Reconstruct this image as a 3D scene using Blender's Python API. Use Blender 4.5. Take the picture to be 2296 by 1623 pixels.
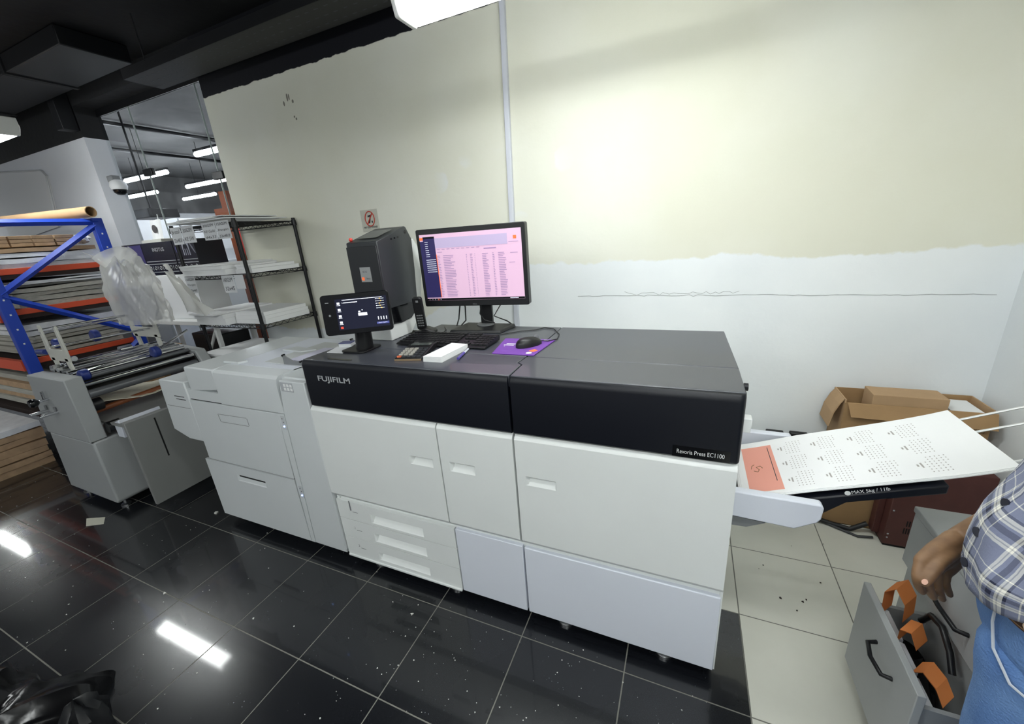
import bpy, bmesh, math, random
from mathutils import Vector, Matrix

random.seed(11)
scene = bpy.context.scene
for o in list(bpy.data.objects):
    bpy.data.objects.remove(o)
COL = scene.collection

# ---------------------------------------------------------------- camera
cam_data = bpy.data.cameras.new('camera')
cam_data.sensor_fit = 'HORIZONTAL'
cam_data.sensor_width = 36.0
cam_data.lens = 36.0 * 895.05 / 2296.0
cam_data.clip_start = 0.02
cam_data.clip_end = 100
cam = bpy.data.objects.new('camera', cam_data)
COL.objects.link(cam)
RX = Vector((0.917902, 0.389845, -0.074006))
RY = Vector((0.058130, -0.316600, -0.946776))
RZ = Vector((-0.392527, 0.864746, -0.313269))
cam.matrix_world = Matrix((
    (RX.x, -RY.x, -RZ.x, 1.34586),
    (RX.y, -RY.y, -RZ.y, -1.11572),
    (RX.z, -RY.z, -RZ.z, 1.54873),
    (0, 0, 0, 1)))
scene.camera = cam

# ---------------------------------------------------------------- world and exposure
world = bpy.data.worlds.new('room_air')
scene.world = world
world.use_nodes = True
wn = world.node_tree.nodes['Background']
wn.inputs[0].default_value = (0.58, 0.61, 0.64, 1)
wn.inputs[1].default_value = 0.22
scene.view_settings.view_transform = 'Standard'
scene.view_settings.look = 'None'
scene.view_settings.gamma = 1.0
scene.view_settings.use_curve_mapping = False
scene.view_settings.exposure = 0.85
LAMP_POWER = 21.0          # emission of the ceiling tubes in this room
FAR_LAMP_POWER = 60.0     # emission of the tubes in the room behind the glass

# ---------------------------------------------------------------- helpers: materials
def lin(c):
    out = []
    for x in c[:3]:
        x = x / 255.0
        out.append(x / 12.92 if x <= 0.04045 else ((x + 0.055) / 1.055) ** 2.4)
    return (out[0], out[1], out[2], 1.0)

MATS = {}
def mat(name, col, rough=0.5, metal=0.0, spec=0.5, vary=0.0, vscale=6.0, col2=None, bump=0.0, bscale=60.0,
        emit=0.0, ecol=None, alpha=1.0, trans=0.0, coat=0.0, stretch=None, sss=0.0):
    m = bpy.data.materials.new(name)
    m.use_nodes = True
    nt = m.node_tree
    b = nt.nodes['Principled BSDF']
    b.inputs['Base Color'].default_value = lin(col)
    b.inputs['Roughness'].default_value = rough
    b.inputs['Metallic'].default_value = metal
    b.inputs['Specular IOR Level'].default_value = spec
    b.inputs['Coat Weight'].default_value = coat
    b.inputs['Transmission Weight'].default_value = trans
    b.inputs['Alpha'].default_value = alpha
    if sss:
        b.inputs['Subsurface Weight'].default_value = sss
        b.inputs['Subsurface Radius'].default_value = (0.01, 0.004, 0.002)
    if emit:
        b.inputs['Emission Color'].default_value = lin(ecol or col)
        b.inputs['Emission Strength'].default_value = emit
    if vary or bump:
        geo = nt.nodes.new('ShaderNodeNewGeometry')
        mp = nt.nodes.new('ShaderNodeMapping')
        nt.links.new(geo.outputs['Position'], mp.inputs['Vector'])
        if stretch:
            mp.inputs['Scale'].default_value = stretch
    if vary:
        n = nt.nodes.new('ShaderNodeTexNoise')
        n.inputs['Scale'].default_value = vscale
        n.inputs['Detail'].default_value = 5
        nt.links.new(mp.outputs[0], n.inputs['Vector'])
        r = nt.nodes.new('ShaderNodeValToRGB')
        c1 = lin(col)
        c2 = lin(col2) if col2 else tuple([max(0, x * (1 - vary)) for x in c1[:3]] + [1])
        r.color_ramp.elements[0].position = 0.35
        r.color_ramp.elements[1].position = 0.65
        r.color_ramp.elements[0].color = c2
        r.color_ramp.elements[1].color = c1
        nt.links.new(n.outputs['Fac'], r.inputs[0])
        nt.links.new(r.outputs[0], b.inputs['Base Color'])
    if bump:
        n2 = nt.nodes.new('ShaderNodeTexNoise')
        n2.inputs['Scale'].default_value = bscale
        n2.inputs['Detail'].default_value = 4
        nt.links.new(mp.outputs[0], n2.inputs['Vector'])
        bp = nt.nodes.new('ShaderNodeBump')
        bp.inputs['Strength'].default_value = bump
        bp.inputs['Distance'].default_value = 0.01
        nt.links.new(n2.outputs['Fac'], bp.inputs['Height'])
        nt.links.new(bp.outputs[0], b.inputs['Normal'])
    MATS[name] = m
    return m

# ---------------------------------------------------------------- helpers: mesh building
class MB:
    def __init__(self):
        self.v = []; self.f = []
    def add(self, vs, fs):
        o = len(self.v)
        self.v += [Vector(x) for x in vs]
        self.f += [tuple(i + o for i in f) for f in fs]
        return self
    def box(self, x0, x1, y0, y1, z0, z1):
        return self.add([(x0,y0,z0),(x1,y0,z0),(x1,y1,z0),(x0,y1,z0),(x0,y0,z1),(x1,y0,z1),(x1,y1,z1),(x0,y1,z1)],
                        [(0,3,2,1),(4,5,6,7),(0,1,5,4),(1,2,6,5),(2,3,7,6),(3,0,4,7)])
    def rbox(self, x0, x1, y0, y1, z0, z1, r=0.01, seg=3):
        """box with rounded vertical corners"""
        pts = []
        for cx, cy, a0 in ((x1-r,y1-r,0),(x0+r,y1-r,90),(x0+r,y0+r,180),(x1-r,y0+r,270)):
            for k in range(seg+1):
                a = math.radians(a0 + 90*k/seg)
                pts.append((cx + r*math.cos(a), cy + r*math.sin(a)))
        return self.prism(pts, 'z', z0, z1)
    def prism(self, poly, axis, a0, a1):
        n = len(poly)
        def P(p, a):
            if axis == 'x': return (a, p[0], p[1])
            if axis == 'y': return (p[0], a, p[1])
            return (p[0], p[1], a)
        vs = [P(p, a0) for p in poly] + [P(p, a1) for p in poly]
        fs = [tuple(range(n))[::-1], tuple(range(n, 2*n))]
        for i in range(n):
            j = (i+1) % n
            fs.append((i, j, n+j, n+i))
        return self.add(vs, fs)
    def cyl(self, p0, p1, r0, r1=None, n=16, caps=True):
        return self.tube([p0, p1], [r0, r0 if r1 is None else r1], n, caps=caps)
    def tube(self, pts, r, n=8, caps=True, closed=False, squash=None):
        pts = [Vector(p) for p in pts]
        m = len(pts)
        rs = r if isinstance(r, (list, tuple)) else [r]*m
        up = Vector((0,0,1))
        d0 = (pts[1]-pts[0]).normalized()
        if abs(d0.z) > 0.9: up = Vector((0,1,0))
        side = d0.cross(up).normalized()
        vs = []
        for i in range(m):
            if closed:
                d = pts[(i+1)%m]-pts[i-1]
            elif i == 0: d = pts[1]-pts[0]
            elif i == m-1: d = pts[-1]-pts[-2]
            else: d = pts[i+1]-pts[i-1]
            d = d.normalized()
            side = (side - d*side.dot(d))
            if side.length < 1e-6: side = d.orthogonal()
            side.normalize()
            u2 = side.cross(d).normalized()
            for k in range(n):
                a = 2*math.pi*k/n
                sq = squash or 1.0
                vs.append(pts[i] + side*(rs[i]*math.cos(a)) + u2*(rs[i]*sq*math.sin(a)))
        fs = []
        for i in range(m if closed else m-1):
            j = (i+1) % m
            for k in range(n):
                l = (k+1) % n
                fs.append((i*n+k, i*n+l, j*n+l, j*n+k))
        if caps and not closed:
            fs.append(tuple(range(n))[::-1]); fs.append(tuple((m-1)*n+k for k in range(n)))
        return self.add(vs, fs)
    def quad(self, a, b, c, d):
        return self.add([a,b,c,d], [(0,1,2,3)])
    def grid(self, fn, nu, nv, wrap=False):
        vs = [fn(i/(nu if wrap else nu-1) , j/(nv-1)) for j in range(nv) for i in range(nu)]
        fs = []
        for j in range(nv-1):
            for i in range(nu if wrap else nu-1):
                k = (i+1) % nu
                fs.append((j*nu+i, j*nu+k, (j+1)*nu+k, (j+1)*nu+i))
        return self.add(vs, fs)
    def sheet(self, fn, nu, nv, th):
        """a closed sheet of thickness th below surface fn(u,v)"""
        top = [Vector(fn(i/(nu-1), j/(nv-1))) for j in range(nv) for i in range(nu)]
        vs = top + [p - Vector((0,0,th)) for p in top]
        o = nu*nv; fs = []
        for j in range(nv-1):
            for i in range(nu-1):
                a,b,c,d = j*nu+i, j*nu+i+1, (j+1)*nu+i+1, (j+1)*nu+i
                fs.append((a,b,c,d)); fs.append((o+d,o+c,o+b,o+a))
        for i in range(nu-1):
            fs.append((i+1,i,o+i,o+i+1)); k=(nv-1)*nu
            fs.append((k+i,k+i+1,o+k+i+1,o+k+i))
        for j in range(nv-1):
            a,b=j*nu,(j+1)*nu
            fs.append((a,b,o+b,o+a)); a,b=j*nu+nu-1,(j+1)*nu+nu-1
            fs.append((b,a,o+a,o+b))
        return self.add(vs, fs)
    def lathe(self, prof, c, n=20, axis='z'):
        vs = []
        for (r, h) in prof:
            for k in range(n):
                a = 2*math.pi*k/n
                x, y = r*math.cos(a), r*math.sin(a)
                if axis == 'z': vs.append((c[0]+x, c[1]+y, c[2]+h))
                elif axis == 'y': vs.append((c[0]+x, c[1]+h, c[2]+y))
                else: vs.append((c[0]+h, c[1]+x, c[2]+y))
        fs = []
        for i in range(len(prof)-1):
            for k in range(n):
                l = (k+1) % n
                fs.append((i*n+k, i*n+l, (i+1)*n+l, (i+1)*n+k))
        fs.append(tuple(range(n))[::-1]); m = len(prof)-1
        fs.append(tuple(m*n+k for k in range(n)))
        return self.add(vs, fs)
    def xf(self, M, start=0):
        for i in range(start, len(self.v)):
            self.v[i] = M @ self.v[i]
        return self

ROOTM = {}
def root_of(o):
    while o.parent: o = o.parent
    return o
def set_props(o, label=None, cat=None, group=None, kind=None):
    if label: o['label'] = label
    if cat: o['category'] = cat
    if group: o['group'] = group
    if kind: o['kind'] = kind
    return o
def thing(name, label, cat, loc=(0,0,0), rz=0.0, group=None):
    o = bpy.data.objects.new(name, None)
    o.empty_display_size = 0.05
    COL.objects.link(o)
    o.location = loc; o.rotation_euler = (0,0,rz)
    ROOTM[o.name] = Matrix.Translation(Vector(loc)) @ Matrix.Rotation(rz, 4, 'Z')
    return set_props(o, label, cat, group)
def finish_mesh(me, smooth=None):
    bm = bmesh.new(); bm.from_mesh(me)
    bmesh.ops.recalc_face_normals(bm, faces=bm.faces)
    bm.to_mesh(me); bm.free()
    if smooth is not None:
        for p in me.polygons: p.use_smooth = True
        me.set_sharp_from_angle(angle=math.radians(smooth))
def part(name, mb, m, parent=None, world=True, bevel=0.0, seg=2, smooth=None, sub=0, label=None, cat=None, group=None, kind=None):
    me = bpy.data.meshes.new(name)
    vs = mb.v
    loc = None
    if parent is not None:
        if world:
            R = ROOTM[root_of(parent).name].inverted()
            vs = [R @ v for v in vs]
    else:
        lo = [min(v[i] for v in vs) for i in range(3)]; hi = [max(v[i] for v in vs) for i in range(3)]
        loc = Vector(((lo[0]+hi[0])/2, (lo[1]+hi[1])/2, lo[2]))
        vs = [v - loc for v in vs]
    me.from_pydata([tuple(v) for v in vs], [], mb.f)
    me.update()
    finish_mesh(me, smooth)
    if isinstance(m, (list, tuple)):
        for x in m: me.materials.append(x)
    else:
        me.materials.append(m)
    o = bpy.data.objects.new(name, me)
    COL.objects.link(o)
    if parent is not None: o.parent = parent
    else:
        o.location = loc
        ROOTM[o.name] = Matrix.Translation(loc)
    if bevel:
        b = o.modifiers.new('bevel', 'BEVEL'); b.width = bevel; b.segments = seg
        b.limit_method = 'ANGLE'; b.angle_limit = math.radians(40)
        if smooth is None:
            for p in me.polygons: p.use_smooth = True
            me.set_sharp_from_angle(angle=math.radians(50))
    if sub:
        s = o.modifiers.new('sub', 'SUBSURF'); s.levels = sub; s.render_levels = sub
        for p in me.polygons: p.use_smooth = True
    return set_props(o, label, cat, group, kind)
def dup(root, loc=None, rz=None, label=None, group=None):
    r = root.copy(); COL.objects.link(r)
    if loc is not None: r.location = loc
    if rz is not None: r.rotation_euler = (0,0,rz)
    ROOTM[r.name] = Matrix.Translation(Vector(r.location)) @ Matrix.Rotation(r.rotation_euler[2], 4, 'Z')
    if label: r['label'] = label
    if group: r['group'] = group
    for ch in list(root.children):
        c = ch.copy(); COL.objects.link(c); c.parent = r
        for g in ch.children:
            d = g.copy(); COL.objects.link(d); d.parent = c
    return r
def text_mb(s, width, o, xd, yd, height=None, bold=0.0, depth=0.0008, align='LEFT', lean=0.0):
    """lettering as solid geometry: origin o, running along xd, up along yd"""
    cu = bpy.data.curves.new('lettering', 'FONT')
    cu.body = s; cu.size = 1.0; cu.offset = bold; cu.shear = lean
    cu.resolution_u = 3
    ob = bpy.data.objects.new('lettering', cu); COL.objects.link(ob)
    bpy.context.view_layer.update()
    dg = bpy.context.evaluated_depsgraph_get()
    me = bpy.data.meshes.new_from_object(ob.evaluated_get(dg))
    vs = [v.co.copy() for v in me.vertices]; fs = [tuple(p.vertices) for p in me.polygons]
    bpy.data.objects.remove(ob); bpy.data.curves.remove(cu); bpy.data.meshes.remove(me)
    mb = MB()
    if not vs: return mb
    lx, hx = min(v.x for v in vs), max(v.x for v in vs)
    ly, hy = min(v.y for v in vs), max(v.y for v in vs)
    k = width/max(1e-6, hx-lx)
    ky = k if height is None else height/max(1e-6, hy-ly)
    xd = Vector(xd).normalized(); yd = Vector(yd).normalized(); nd = xd.cross(yd)
    o = Vector(o)
    if align == 'CENTER': o = o - xd*width/2
    n = len(vs)
    out = [o + xd*((v.x-lx)*k) + yd*((v.y-ly)*ky) + nd*depth for v in vs]
    mb.add(out, fs)
    return mb
def loc_mat(loc, rz=0.0, rx=0.0, ry=0.0):
    return Matrix.Translation(Vector(loc)) @ Matrix.Rotation(rz,4,'Z') @ Matrix.Rotation(ry,4,'Y') @ Matrix.Rotation(rx,4,'X')
# ---------------------------------------------------------------- materials of the room
def floor_black():
    m = bpy.data.materials.new('black_granite'); m.use_nodes = True
    nt = m.node_tree; b = nt.nodes['Principled BSDF']
    geo = nt.nodes.new('ShaderNodeNewGeometry')
    n = nt.nodes.new('ShaderNodeTexNoise'); n.inputs['Scale'].default_value = 420; n.inputs['Detail'].default_value = 3
    nt.links.new(geo.outputs['Position'], n.inputs['Vector'])
    r = nt.nodes.new('ShaderNodeValToRGB')
    r.color_ramp.elements[0].position = 0.50; r.color_ramp.elements[0].color = lin((12, 13, 17))
    r.color_ramp.elements[1].position = 0.78; r.color_ramp.elements[1].color = lin((46, 50, 58))
    nt.links.new(n.outputs['Fac'], r.inputs[0])
    # sparse pale specks in the stone
    v = nt.nodes.new('ShaderNodeTexVoronoi'); v.inputs['Scale'].default_value = 60
    nt.links.new(geo.outputs['Position'], v.inputs['Vector'])
    r2 = nt.nodes.new('ShaderNodeValToRGB')
    r2.color_ramp.elements[0].position = 0.05; r2.color_ramp.elements[0].color = (1, 1, 1, 1)
    r2.color_ramp.elements[1].position = 0.11; r2.color_ramp.elements[1].color = (0, 0, 0, 1)
    nt.links.new(v.outputs['Distance'], r2.inputs[0])
    n3 = nt.nodes.new('ShaderNodeTexNoise'); n3.inputs['Scale'].default_value = 9
    nt.links.new(geo.outputs['Position'], n3.inputs['Vector'])
    r3 = nt.nodes.new('ShaderNodeValToRGB')
    r3.color_ramp.elements[0].position = 0.56; r3.color_ramp.elements[1].position = 0.70
    nt.links.new(n3.outputs['Fac'], r3.inputs[0])
    mul = nt.nodes.new('ShaderNodeMath'); mul.operation = 'MULTIPLY'
    nt.links.new(r2.outputs[0], mul.inputs[0]); nt.links.new(r3.outputs[0], mul.inputs[1])
    mix = nt.nodes.new('ShaderNodeMix'); mix.data_type = 'RGBA'
    mix.inputs['B'].default_value = lin((150, 156, 165))
    nt.links.new(mul.outputs[0], mix.inputs['Factor']); nt.links.new(r.outputs[0], mix.inputs['A'])
    nt.links.new(mix.outputs['Result'], b.inputs['Base Color'])
    b.inputs['Coat Weight'].default_value = 0.6; b.inputs['Coat Roughness'].default_value = 0.06
    # worn haze of scuffs
    n4 = nt.nodes.new('ShaderNodeTexNoise'); n4.inputs['Scale'].default_value = 2.2; n4.inputs['Detail'].default_value = 6
    nt.links.new(geo.outputs['Position'], n4.inputs['Vector'])
    mr = nt.nodes.new('ShaderNodeMapRange')
    mr.inputs['To Min'].default_value = 0.16; mr.inputs['To Max'].default_value = 0.36
    nt.links.new(n4.outputs['Fac'], mr.inputs['Value']); nt.links.new(mr.outputs[0], b.inputs['Roughness'])
    return m
def wall_paint():
    m = bpy.data.materials.new('old_wall_paint'); m.use_nodes = True
    nt = m.node_tree; b = nt.nodes['Principled BSDF']; L = nt.links.new
    geo = nt.nodes.new('ShaderNodeNewGeometry')
    sep = nt.nodes.new('ShaderNodeSeparateXYZ'); L(geo.outputs['Position'], sep.inputs[0])
    def noise(scale, detail=5):
        n = nt.nodes.new('ShaderNodeTexNoise'); n.inputs['Scale'].default_value = scale; n.inputs['Detail'].default_value = detail
        L(geo.outputs['Position'], n.inputs['Vector']); return n.outputs['Fac']
    def math_(op, a, bb):
        k = nt.nodes.new('ShaderNodeMath'); k.operation = op
        for i, x in enumerate((a, bb)):
            if isinstance(x, (int, float)): k.inputs[i].default_value = x
            else: L(x, k.inputs[i])
        return k.outputs[0]
    def step(val, lo, hi):
        k = nt.nodes.new('ShaderNodeMapRange'); k.inputs['From Min'].default_value = lo; k.inputs['From Max'].default_value = hi
        L(val, k.inputs['Value']); return k.outputs[0]
    def mix(f, a, bb):
        k = nt.nodes.new('ShaderNodeMix'); k.data_type = 'RGBA'; L(f, k.inputs['Factor'])
        for nm, x in (('A', a), ('B', bb)):
            if isinstance(x, tuple): k.inputs[nm].default_value = x
            else: L(x, k.inputs[nm])
        return k.outputs['Result']
    z = sep.outputs['Z']; x = sep.outputs['X']
    cream = mix(step(noise(1.1), 0.35, 0.65), lin((216, 215, 199)), lin((224, 224, 213)))
    white = mix(step(noise(1.7), 0.35, 0.65), lin((222, 226, 228)), lin((230, 233, 234)))
    # whitewashed lower part, its edge ragged, higher to the right of the conduit
    edge = math_('ADD', math_('MULTIPLY', noise(2.2), 0.16), math_('MULTIPLY', noise(18.0), 0.05))
    edge = math_('ADD', edge, 1.14)
    edge = math_('ADD', edge, math_('MULTIPLY', step(x, 0.28, 0.42), 0.08))
    edge = math_('ADD', edge, math_('MULTIPLY', step(x, 0.2, -0.6), -0.35))
    f = step(math_('SUBTRACT', z, edge), -0.006, 0.006)
    col = mix(f, white, cream)
    # pale filler patches round X 0..0.6, Z 1.7..1.95
    vo = nt.nodes.new('ShaderNodeTexVoronoi'); vo.inputs['Scale'].default_value = 4.2
    L(geo.outputs['Position'], vo.inputs['Vector'])
    blob = step(math_('ADD', vo.outputs['Distance'], math_('MULTIPLY', noise(12), 0.25)), 0.42, 0.36)
    zone = math_('MULTIPLY', step(x, -0.15, -0.05), step(x, 0.75, 0.6))
    zone = math_('MULTIPLY', zone, math_('MULTIPLY', step(z, 1.60, 1.68), step(z, 2.0, 1.9)))
    col = mix(math_('MULTIPLY', math_('MULTIPLY', blob, zone), 0.8), col, lin((222, 224, 224)))
    # black paint above the cut line, its edge uneven
    e2 = math_('ADD', 2.648, math_('MULTIPLY', noise(9.0, 8), 0.035))
    col = mix(step(math_('SUBTRACT', z, e2), -0.002, 0.002), col, lin((9, 11, 20)))
    L(col, b.inputs['Base Color'])
    b.inputs['Roughness'].default_value = 0.72
    b.inputs['Specular IOR Level'].default_value = 0.3
    bp = nt.nodes.new('ShaderNodeBump'); bp.inputs['Strength'].default_value = 0.25; bp.inputs['Distance'].default_value = 0.006
    L(noise(26.0, 6), bp.inputs['Height']); L(bp.outputs[0], b.inputs['Normal'])
    return m

M_BLACKTILE = floor_black()
M_LIGHTTILE = mat('cream_tile', (220, 219, 208), rough=0.35, vary=0.1, vscale=3, col2=(210, 209, 198))
M_GROUT = mat('grout', (118, 117, 110), rough=0.9)
M_WALL = wall_paint()
M_CEIL = mat('black_ceiling_paint', (4, 6, 12), rough=0.75, vary=0.4, vscale=5, bump=0.3, bscale=14)
M_DUCT = mat('black_duct', (6, 8, 15), rough=0.5, vary=0.3, vscale=8)
M_WHITEMETAL = mat('white_enamel', (226, 227, 226), rough=0.4)
M_LAMP = mat('lamp_diffuser', (255, 255, 255), emit=LAMP_POWER, ecol=(247, 252, 250))
M_FARLAMP = mat('far_lamp_tube', (255, 255, 255), emit=FAR_LAMP_POWER, ecol=(243, 247, 255))
M_GREYCEIL = mat('grey_far_ceiling', (94, 94, 94), rough=0.9, vary=0.2, vscale=3)
M_FARWALL = mat('white_far_wall', (226, 228, 230), rough=0.8)
M_FARFLOOR = mat('far_floor', (90, 92, 95), rough=0.4)
def glass_mat():
    m = bpy.data.materials.new('window_glass'); m.use_nodes = True
    nt = m.node_tree; nt.nodes.remove(nt.nodes['Principled BSDF'])
    out = nt.nodes['Material Output']
    t = nt.nodes.new('ShaderNodeBsdfTransparent'); t.inputs[0].default_value = (0.90, 0.92, 0.92, 1)
    g = nt.nodes.new('ShaderNodeBsdfGlossy'); g.inputs['Roughness'].default_value = 0.03
    d = nt.nodes.new('ShaderNodeBsdfDiffuse'); d.inputs[0].default_value = (0.6, 0.62, 0.64, 1)
    lw = nt.nodes.new('ShaderNodeLayerWeight'); lw.inputs['Blend'].default_value = 0.5
    pw = nt.nodes.new('ShaderNodeMath'); pw.operation = 'POWER'; pw.inputs[1].default_value = 5.0
    nt.links.new(lw.outputs['Facing'], pw.inputs[0])
    ad = nt.nodes.new('ShaderNodeMath'); ad.operation = 'MULTIPLY_ADD'; ad.inputs[1].default_value = 0.6; ad.inputs[2].default_value = 0.03
    nt.links.new(pw.outputs[0], ad.inputs[0])
    geo = nt.nodes.new('ShaderNodeNewGeometry')
    n = nt.nodes.new('ShaderNodeTexNoise'); n.inputs['Scale'].default_value = 4; n.inputs['Detail'].default_value = 8
    nt.links.new(geo.outputs['Position'], n.inputs['Vector'])
    mr = nt.nodes.new('ShaderNodeMapRange'); mr.inputs['From Min'].default_value = 0.5; mr.inputs['From Max'].default_value = 0.75
    mr.inputs['To Max'].default_value = 0.07
    nt.links.new(n.outputs['Fac'], mr.inputs['Value'])
    m0 = nt.nodes.new('ShaderNodeMixShader'); m1 = nt.nodes.new('ShaderNodeMixShader')
    nt.links.new(mr.outputs[0], m0.inputs[0]); nt.links.new(t.outputs[0], m0.inputs[1]); nt.links.new(d.outputs[0], m0.inputs[2])
    nt.links.new(ad.outputs[0], m1.inputs[0]); nt.links.new(m0.outputs[0], m1.inputs[1]); nt.links.new(g.outputs[0], m1.inputs[2])
    nt.links.new(m1.outputs[0], out.inputs[0])
    return m
M_GLASS = glass_mat()
M_STEEL = mat('brushed_steel', (170, 172, 175), rough=0.28, metal=1.0)
M_BLACKMETAL = mat('black_metal', (18, 19, 22), rough=0.4, metal=0.3)

# ---------------------------------------------------------------- floor: slab and single tiles
WALL_Y = 1.22
GX0, GY0, SX, SY = -1.184, -0.0614, 0.4, 0.3875
floor = part('floor', MB().box(-10.5, 2.75, -4.5, 1.40, -0.06, -0.0008), M_GROUT, kind='structure')
def tile_mesh(nm, m):
    mb = MB(); g = 0.0014; c = 0.0010
    w, d = SX - 2*g, SY - 2*g
    mb.add([(g,g,-0.003),(g+w,g,-0.003),(g+w,g+d,-0.003),(g,g+d,-0.003),
            (g+c,g+c,0.0),(g+w-c,g+c,0.0),(g+w-c,g+d-c,0.0),(g+c,g+d-c,0.0)],
           [(0,3,2,1),(4,5,6,7),(0,1,5,4),(1,2,6,5),(2,3,7,6),(3,0,4,7)])
    me = bpy.data.meshes.new(nm); me.from_pydata([tuple(v) for v in mb.v], [], mb.f); me.update(); finish_mesh(me)
    me.materials.append(m); return me
me_black = tile_mesh('black_tile', M_BLACKTILE)
me_light = tile_mesh('cream_tile', M_LIGHTTILE)
floor_inv = ROOTM[floor.name].inverted()
far_tiles = MB()
for i in range(-23, 10):
    for j in range(-11, 4):
        x, y = GX0 + i*SX, GY0 + j*SY
        light = i >= 7 or (j >= 1 and i >= 4)
        if y > WALL_Y - 0.01: continue
        near = (-13 <= i and j >= -4)
        if near:
            o = bpy.data.objects.new('cream_floor_tile' if light else 'black_floor_tile', me_light if light else me_black)
            COL.objects.link(o); o.parent = floor
            o.location = floor_inv @ Vector((x, y, 0))
        elif not light or i >= 7:
            g = 0.0017
            far_tiles.box(x+g, x+SX-g, y+g, y+SY-g, -0.003, 0.0)
part('tile_field', far_tiles, M_BLACKTILE, floor, kind='stuff')

# ---------------------------------------------------------------- walls and ceiling
wb = MB()
wb.box(-2.102, 2.75, WALL_Y, WALL_Y+0.18, 0, 3.05)
wall_back = part('wall_back', wb, M_WALL, kind='structure')
part('wall_left', MB().box(-10.0, -3.93, WALL_Y, WALL_Y+0.19, 0, 2.668), mat('cool_white_wall_paint', (208, 211, 218), rough=0.7, vary=0.05, vscale=2), kind='structure')
part('trim_3', MB().box(-10.0, -3.93, WALL_Y, WALL_Y+0.19, 2.668, 3.05), M_CEIL, kind='structure')
part('trim_1', MB().box(-3.93, -2.102, WALL_Y, WALL_Y+0.18, 2.92, 3.05), M_CEIL, kind='structure')
part('wall_right', MB().box(2.598, 2.75, -4.5, WALL_Y, 0, 3.05), M_WALL, kind='structure')
part('ceiling', MB().box(-10.5, 2.75, -4.5, 1.40, 3.05, 3.15), M_CEIL, kind='structure')
part('baseboard_back', MB().box(-2.1, 2.598, WALL_Y-0.012, WALL_Y, 0, 0.075), M_WHITEMETAL, kind='structure', bevel=0.003)
# crack and lifted plaster across the back wall
ck = MB(); M_CRACK = mat('crack_shadow', (158, 160, 160), rough=1.0)
pts = []; xx = 0.75; rnd = random.Random(3)
while xx < 2.55:
    amp = 0.009 if 0.95 < xx < 1.75 else 0.004
    pts.append((xx, WALL_Y-0.0012, 1.146 - 0.003*(xx-1) + rnd.uniform(-amp, amp)*0.7)); xx += rnd.uniform(0.015, 0.05)
ck.tube(pts, 0.0012, 5)
pts2 = []; xx = 1.02
while xx < 1.6:
    pts2.append((xx, WALL_Y-0.0012, 1.160 + rnd.uniform(-0.012, 0.010))); xx += rnd.uniform(0.015, 0.035)
ck.tube(pts2, 0.0010, 5)
part('plaster_crack', ck, M_CRACK, wall_back)
# finger smudges
sm = MB(); M_SMUDGE = mat('grey_smudge', (125, 122, 112), rough=0.9)
for (x, z, w, h) in ((-1.285,2.49,.010,.022),(-1.245,2.52,.010,.035),(-1.228,2.52,.008,.028),(-1.2,2.49,.012,.016),(-1.214,2.40,.010,.010),(-1.20,2.385,.010,.012)):
    sm.lathe([(0.0001,0),(1,0.0001)], (0,0,0), 10)
    k = len(sm.v)-20
    for i in range(k, len(sm.v)):
        v = sm.v[i]; sm.v[i] = Vector((x + v.x*w*0.75, WALL_Y-0.0008 - v.z, z + v.y*h*0.7))
part('wall_smudge', sm, M_SMUDGE, wall_back)
# conduit running up the wall
cd = MB()
cd.add([(0.322,1.196,0.60),(0.352,1.196,0.60),(0.352,1.22,0.60),(0.322,1.22,0.60),(0.379,1.196,2.70),(0.409,1.196,2.70),(0.409,1.22,2.70),(0.379,1.22,2.70)],
       [(0,3,2,1),(4,5,6,7),(0,1,5,4),(1,2,6,5),(2,3,7,6),(3,0,4,7)])
part('cable_trunking', cd, mat('white_pvc', (200, 203, 212), rough=0.5), bevel=0.003, label='slim white plastic cable trunking running up the wall', cat='trunking')

# ---------------------------------------------------------------- glass partition
gw = part('window_1', MB().box(-3.93, -2.102, 1.375, 1.40, 2.86, 2.92), M_BLACKMETAL, kind='structure')
for (a, b2) in ((-3.93, -3.41), (-3.405, -2.42), (-2.415, -2.102)):
    part('glass_pane', MB().box(a, b2, 1.383, 1.393, 0.02, 2.86), M_GLASS, gw)
for (x, z) in ((-3.408, 2.32), (-2.418, 2.18)):
    part('patch_fitting', MB().box(x-0.07, x+0.07, 1.370, 1.406, z-0.03, z+0.03), M_BLACKMETAL, gw, bevel=0.004)
part('glass_edge', MB().box(-3.4095, -3.4055, 1.382, 1.394, 0.02, 2.86).box(-2.4195, -2.4155, 1.382, 1.394, 0.02, 2.86),
     mat('glass_edge_silicone', (200, 208, 205), rough=0.4), gw)

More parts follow.
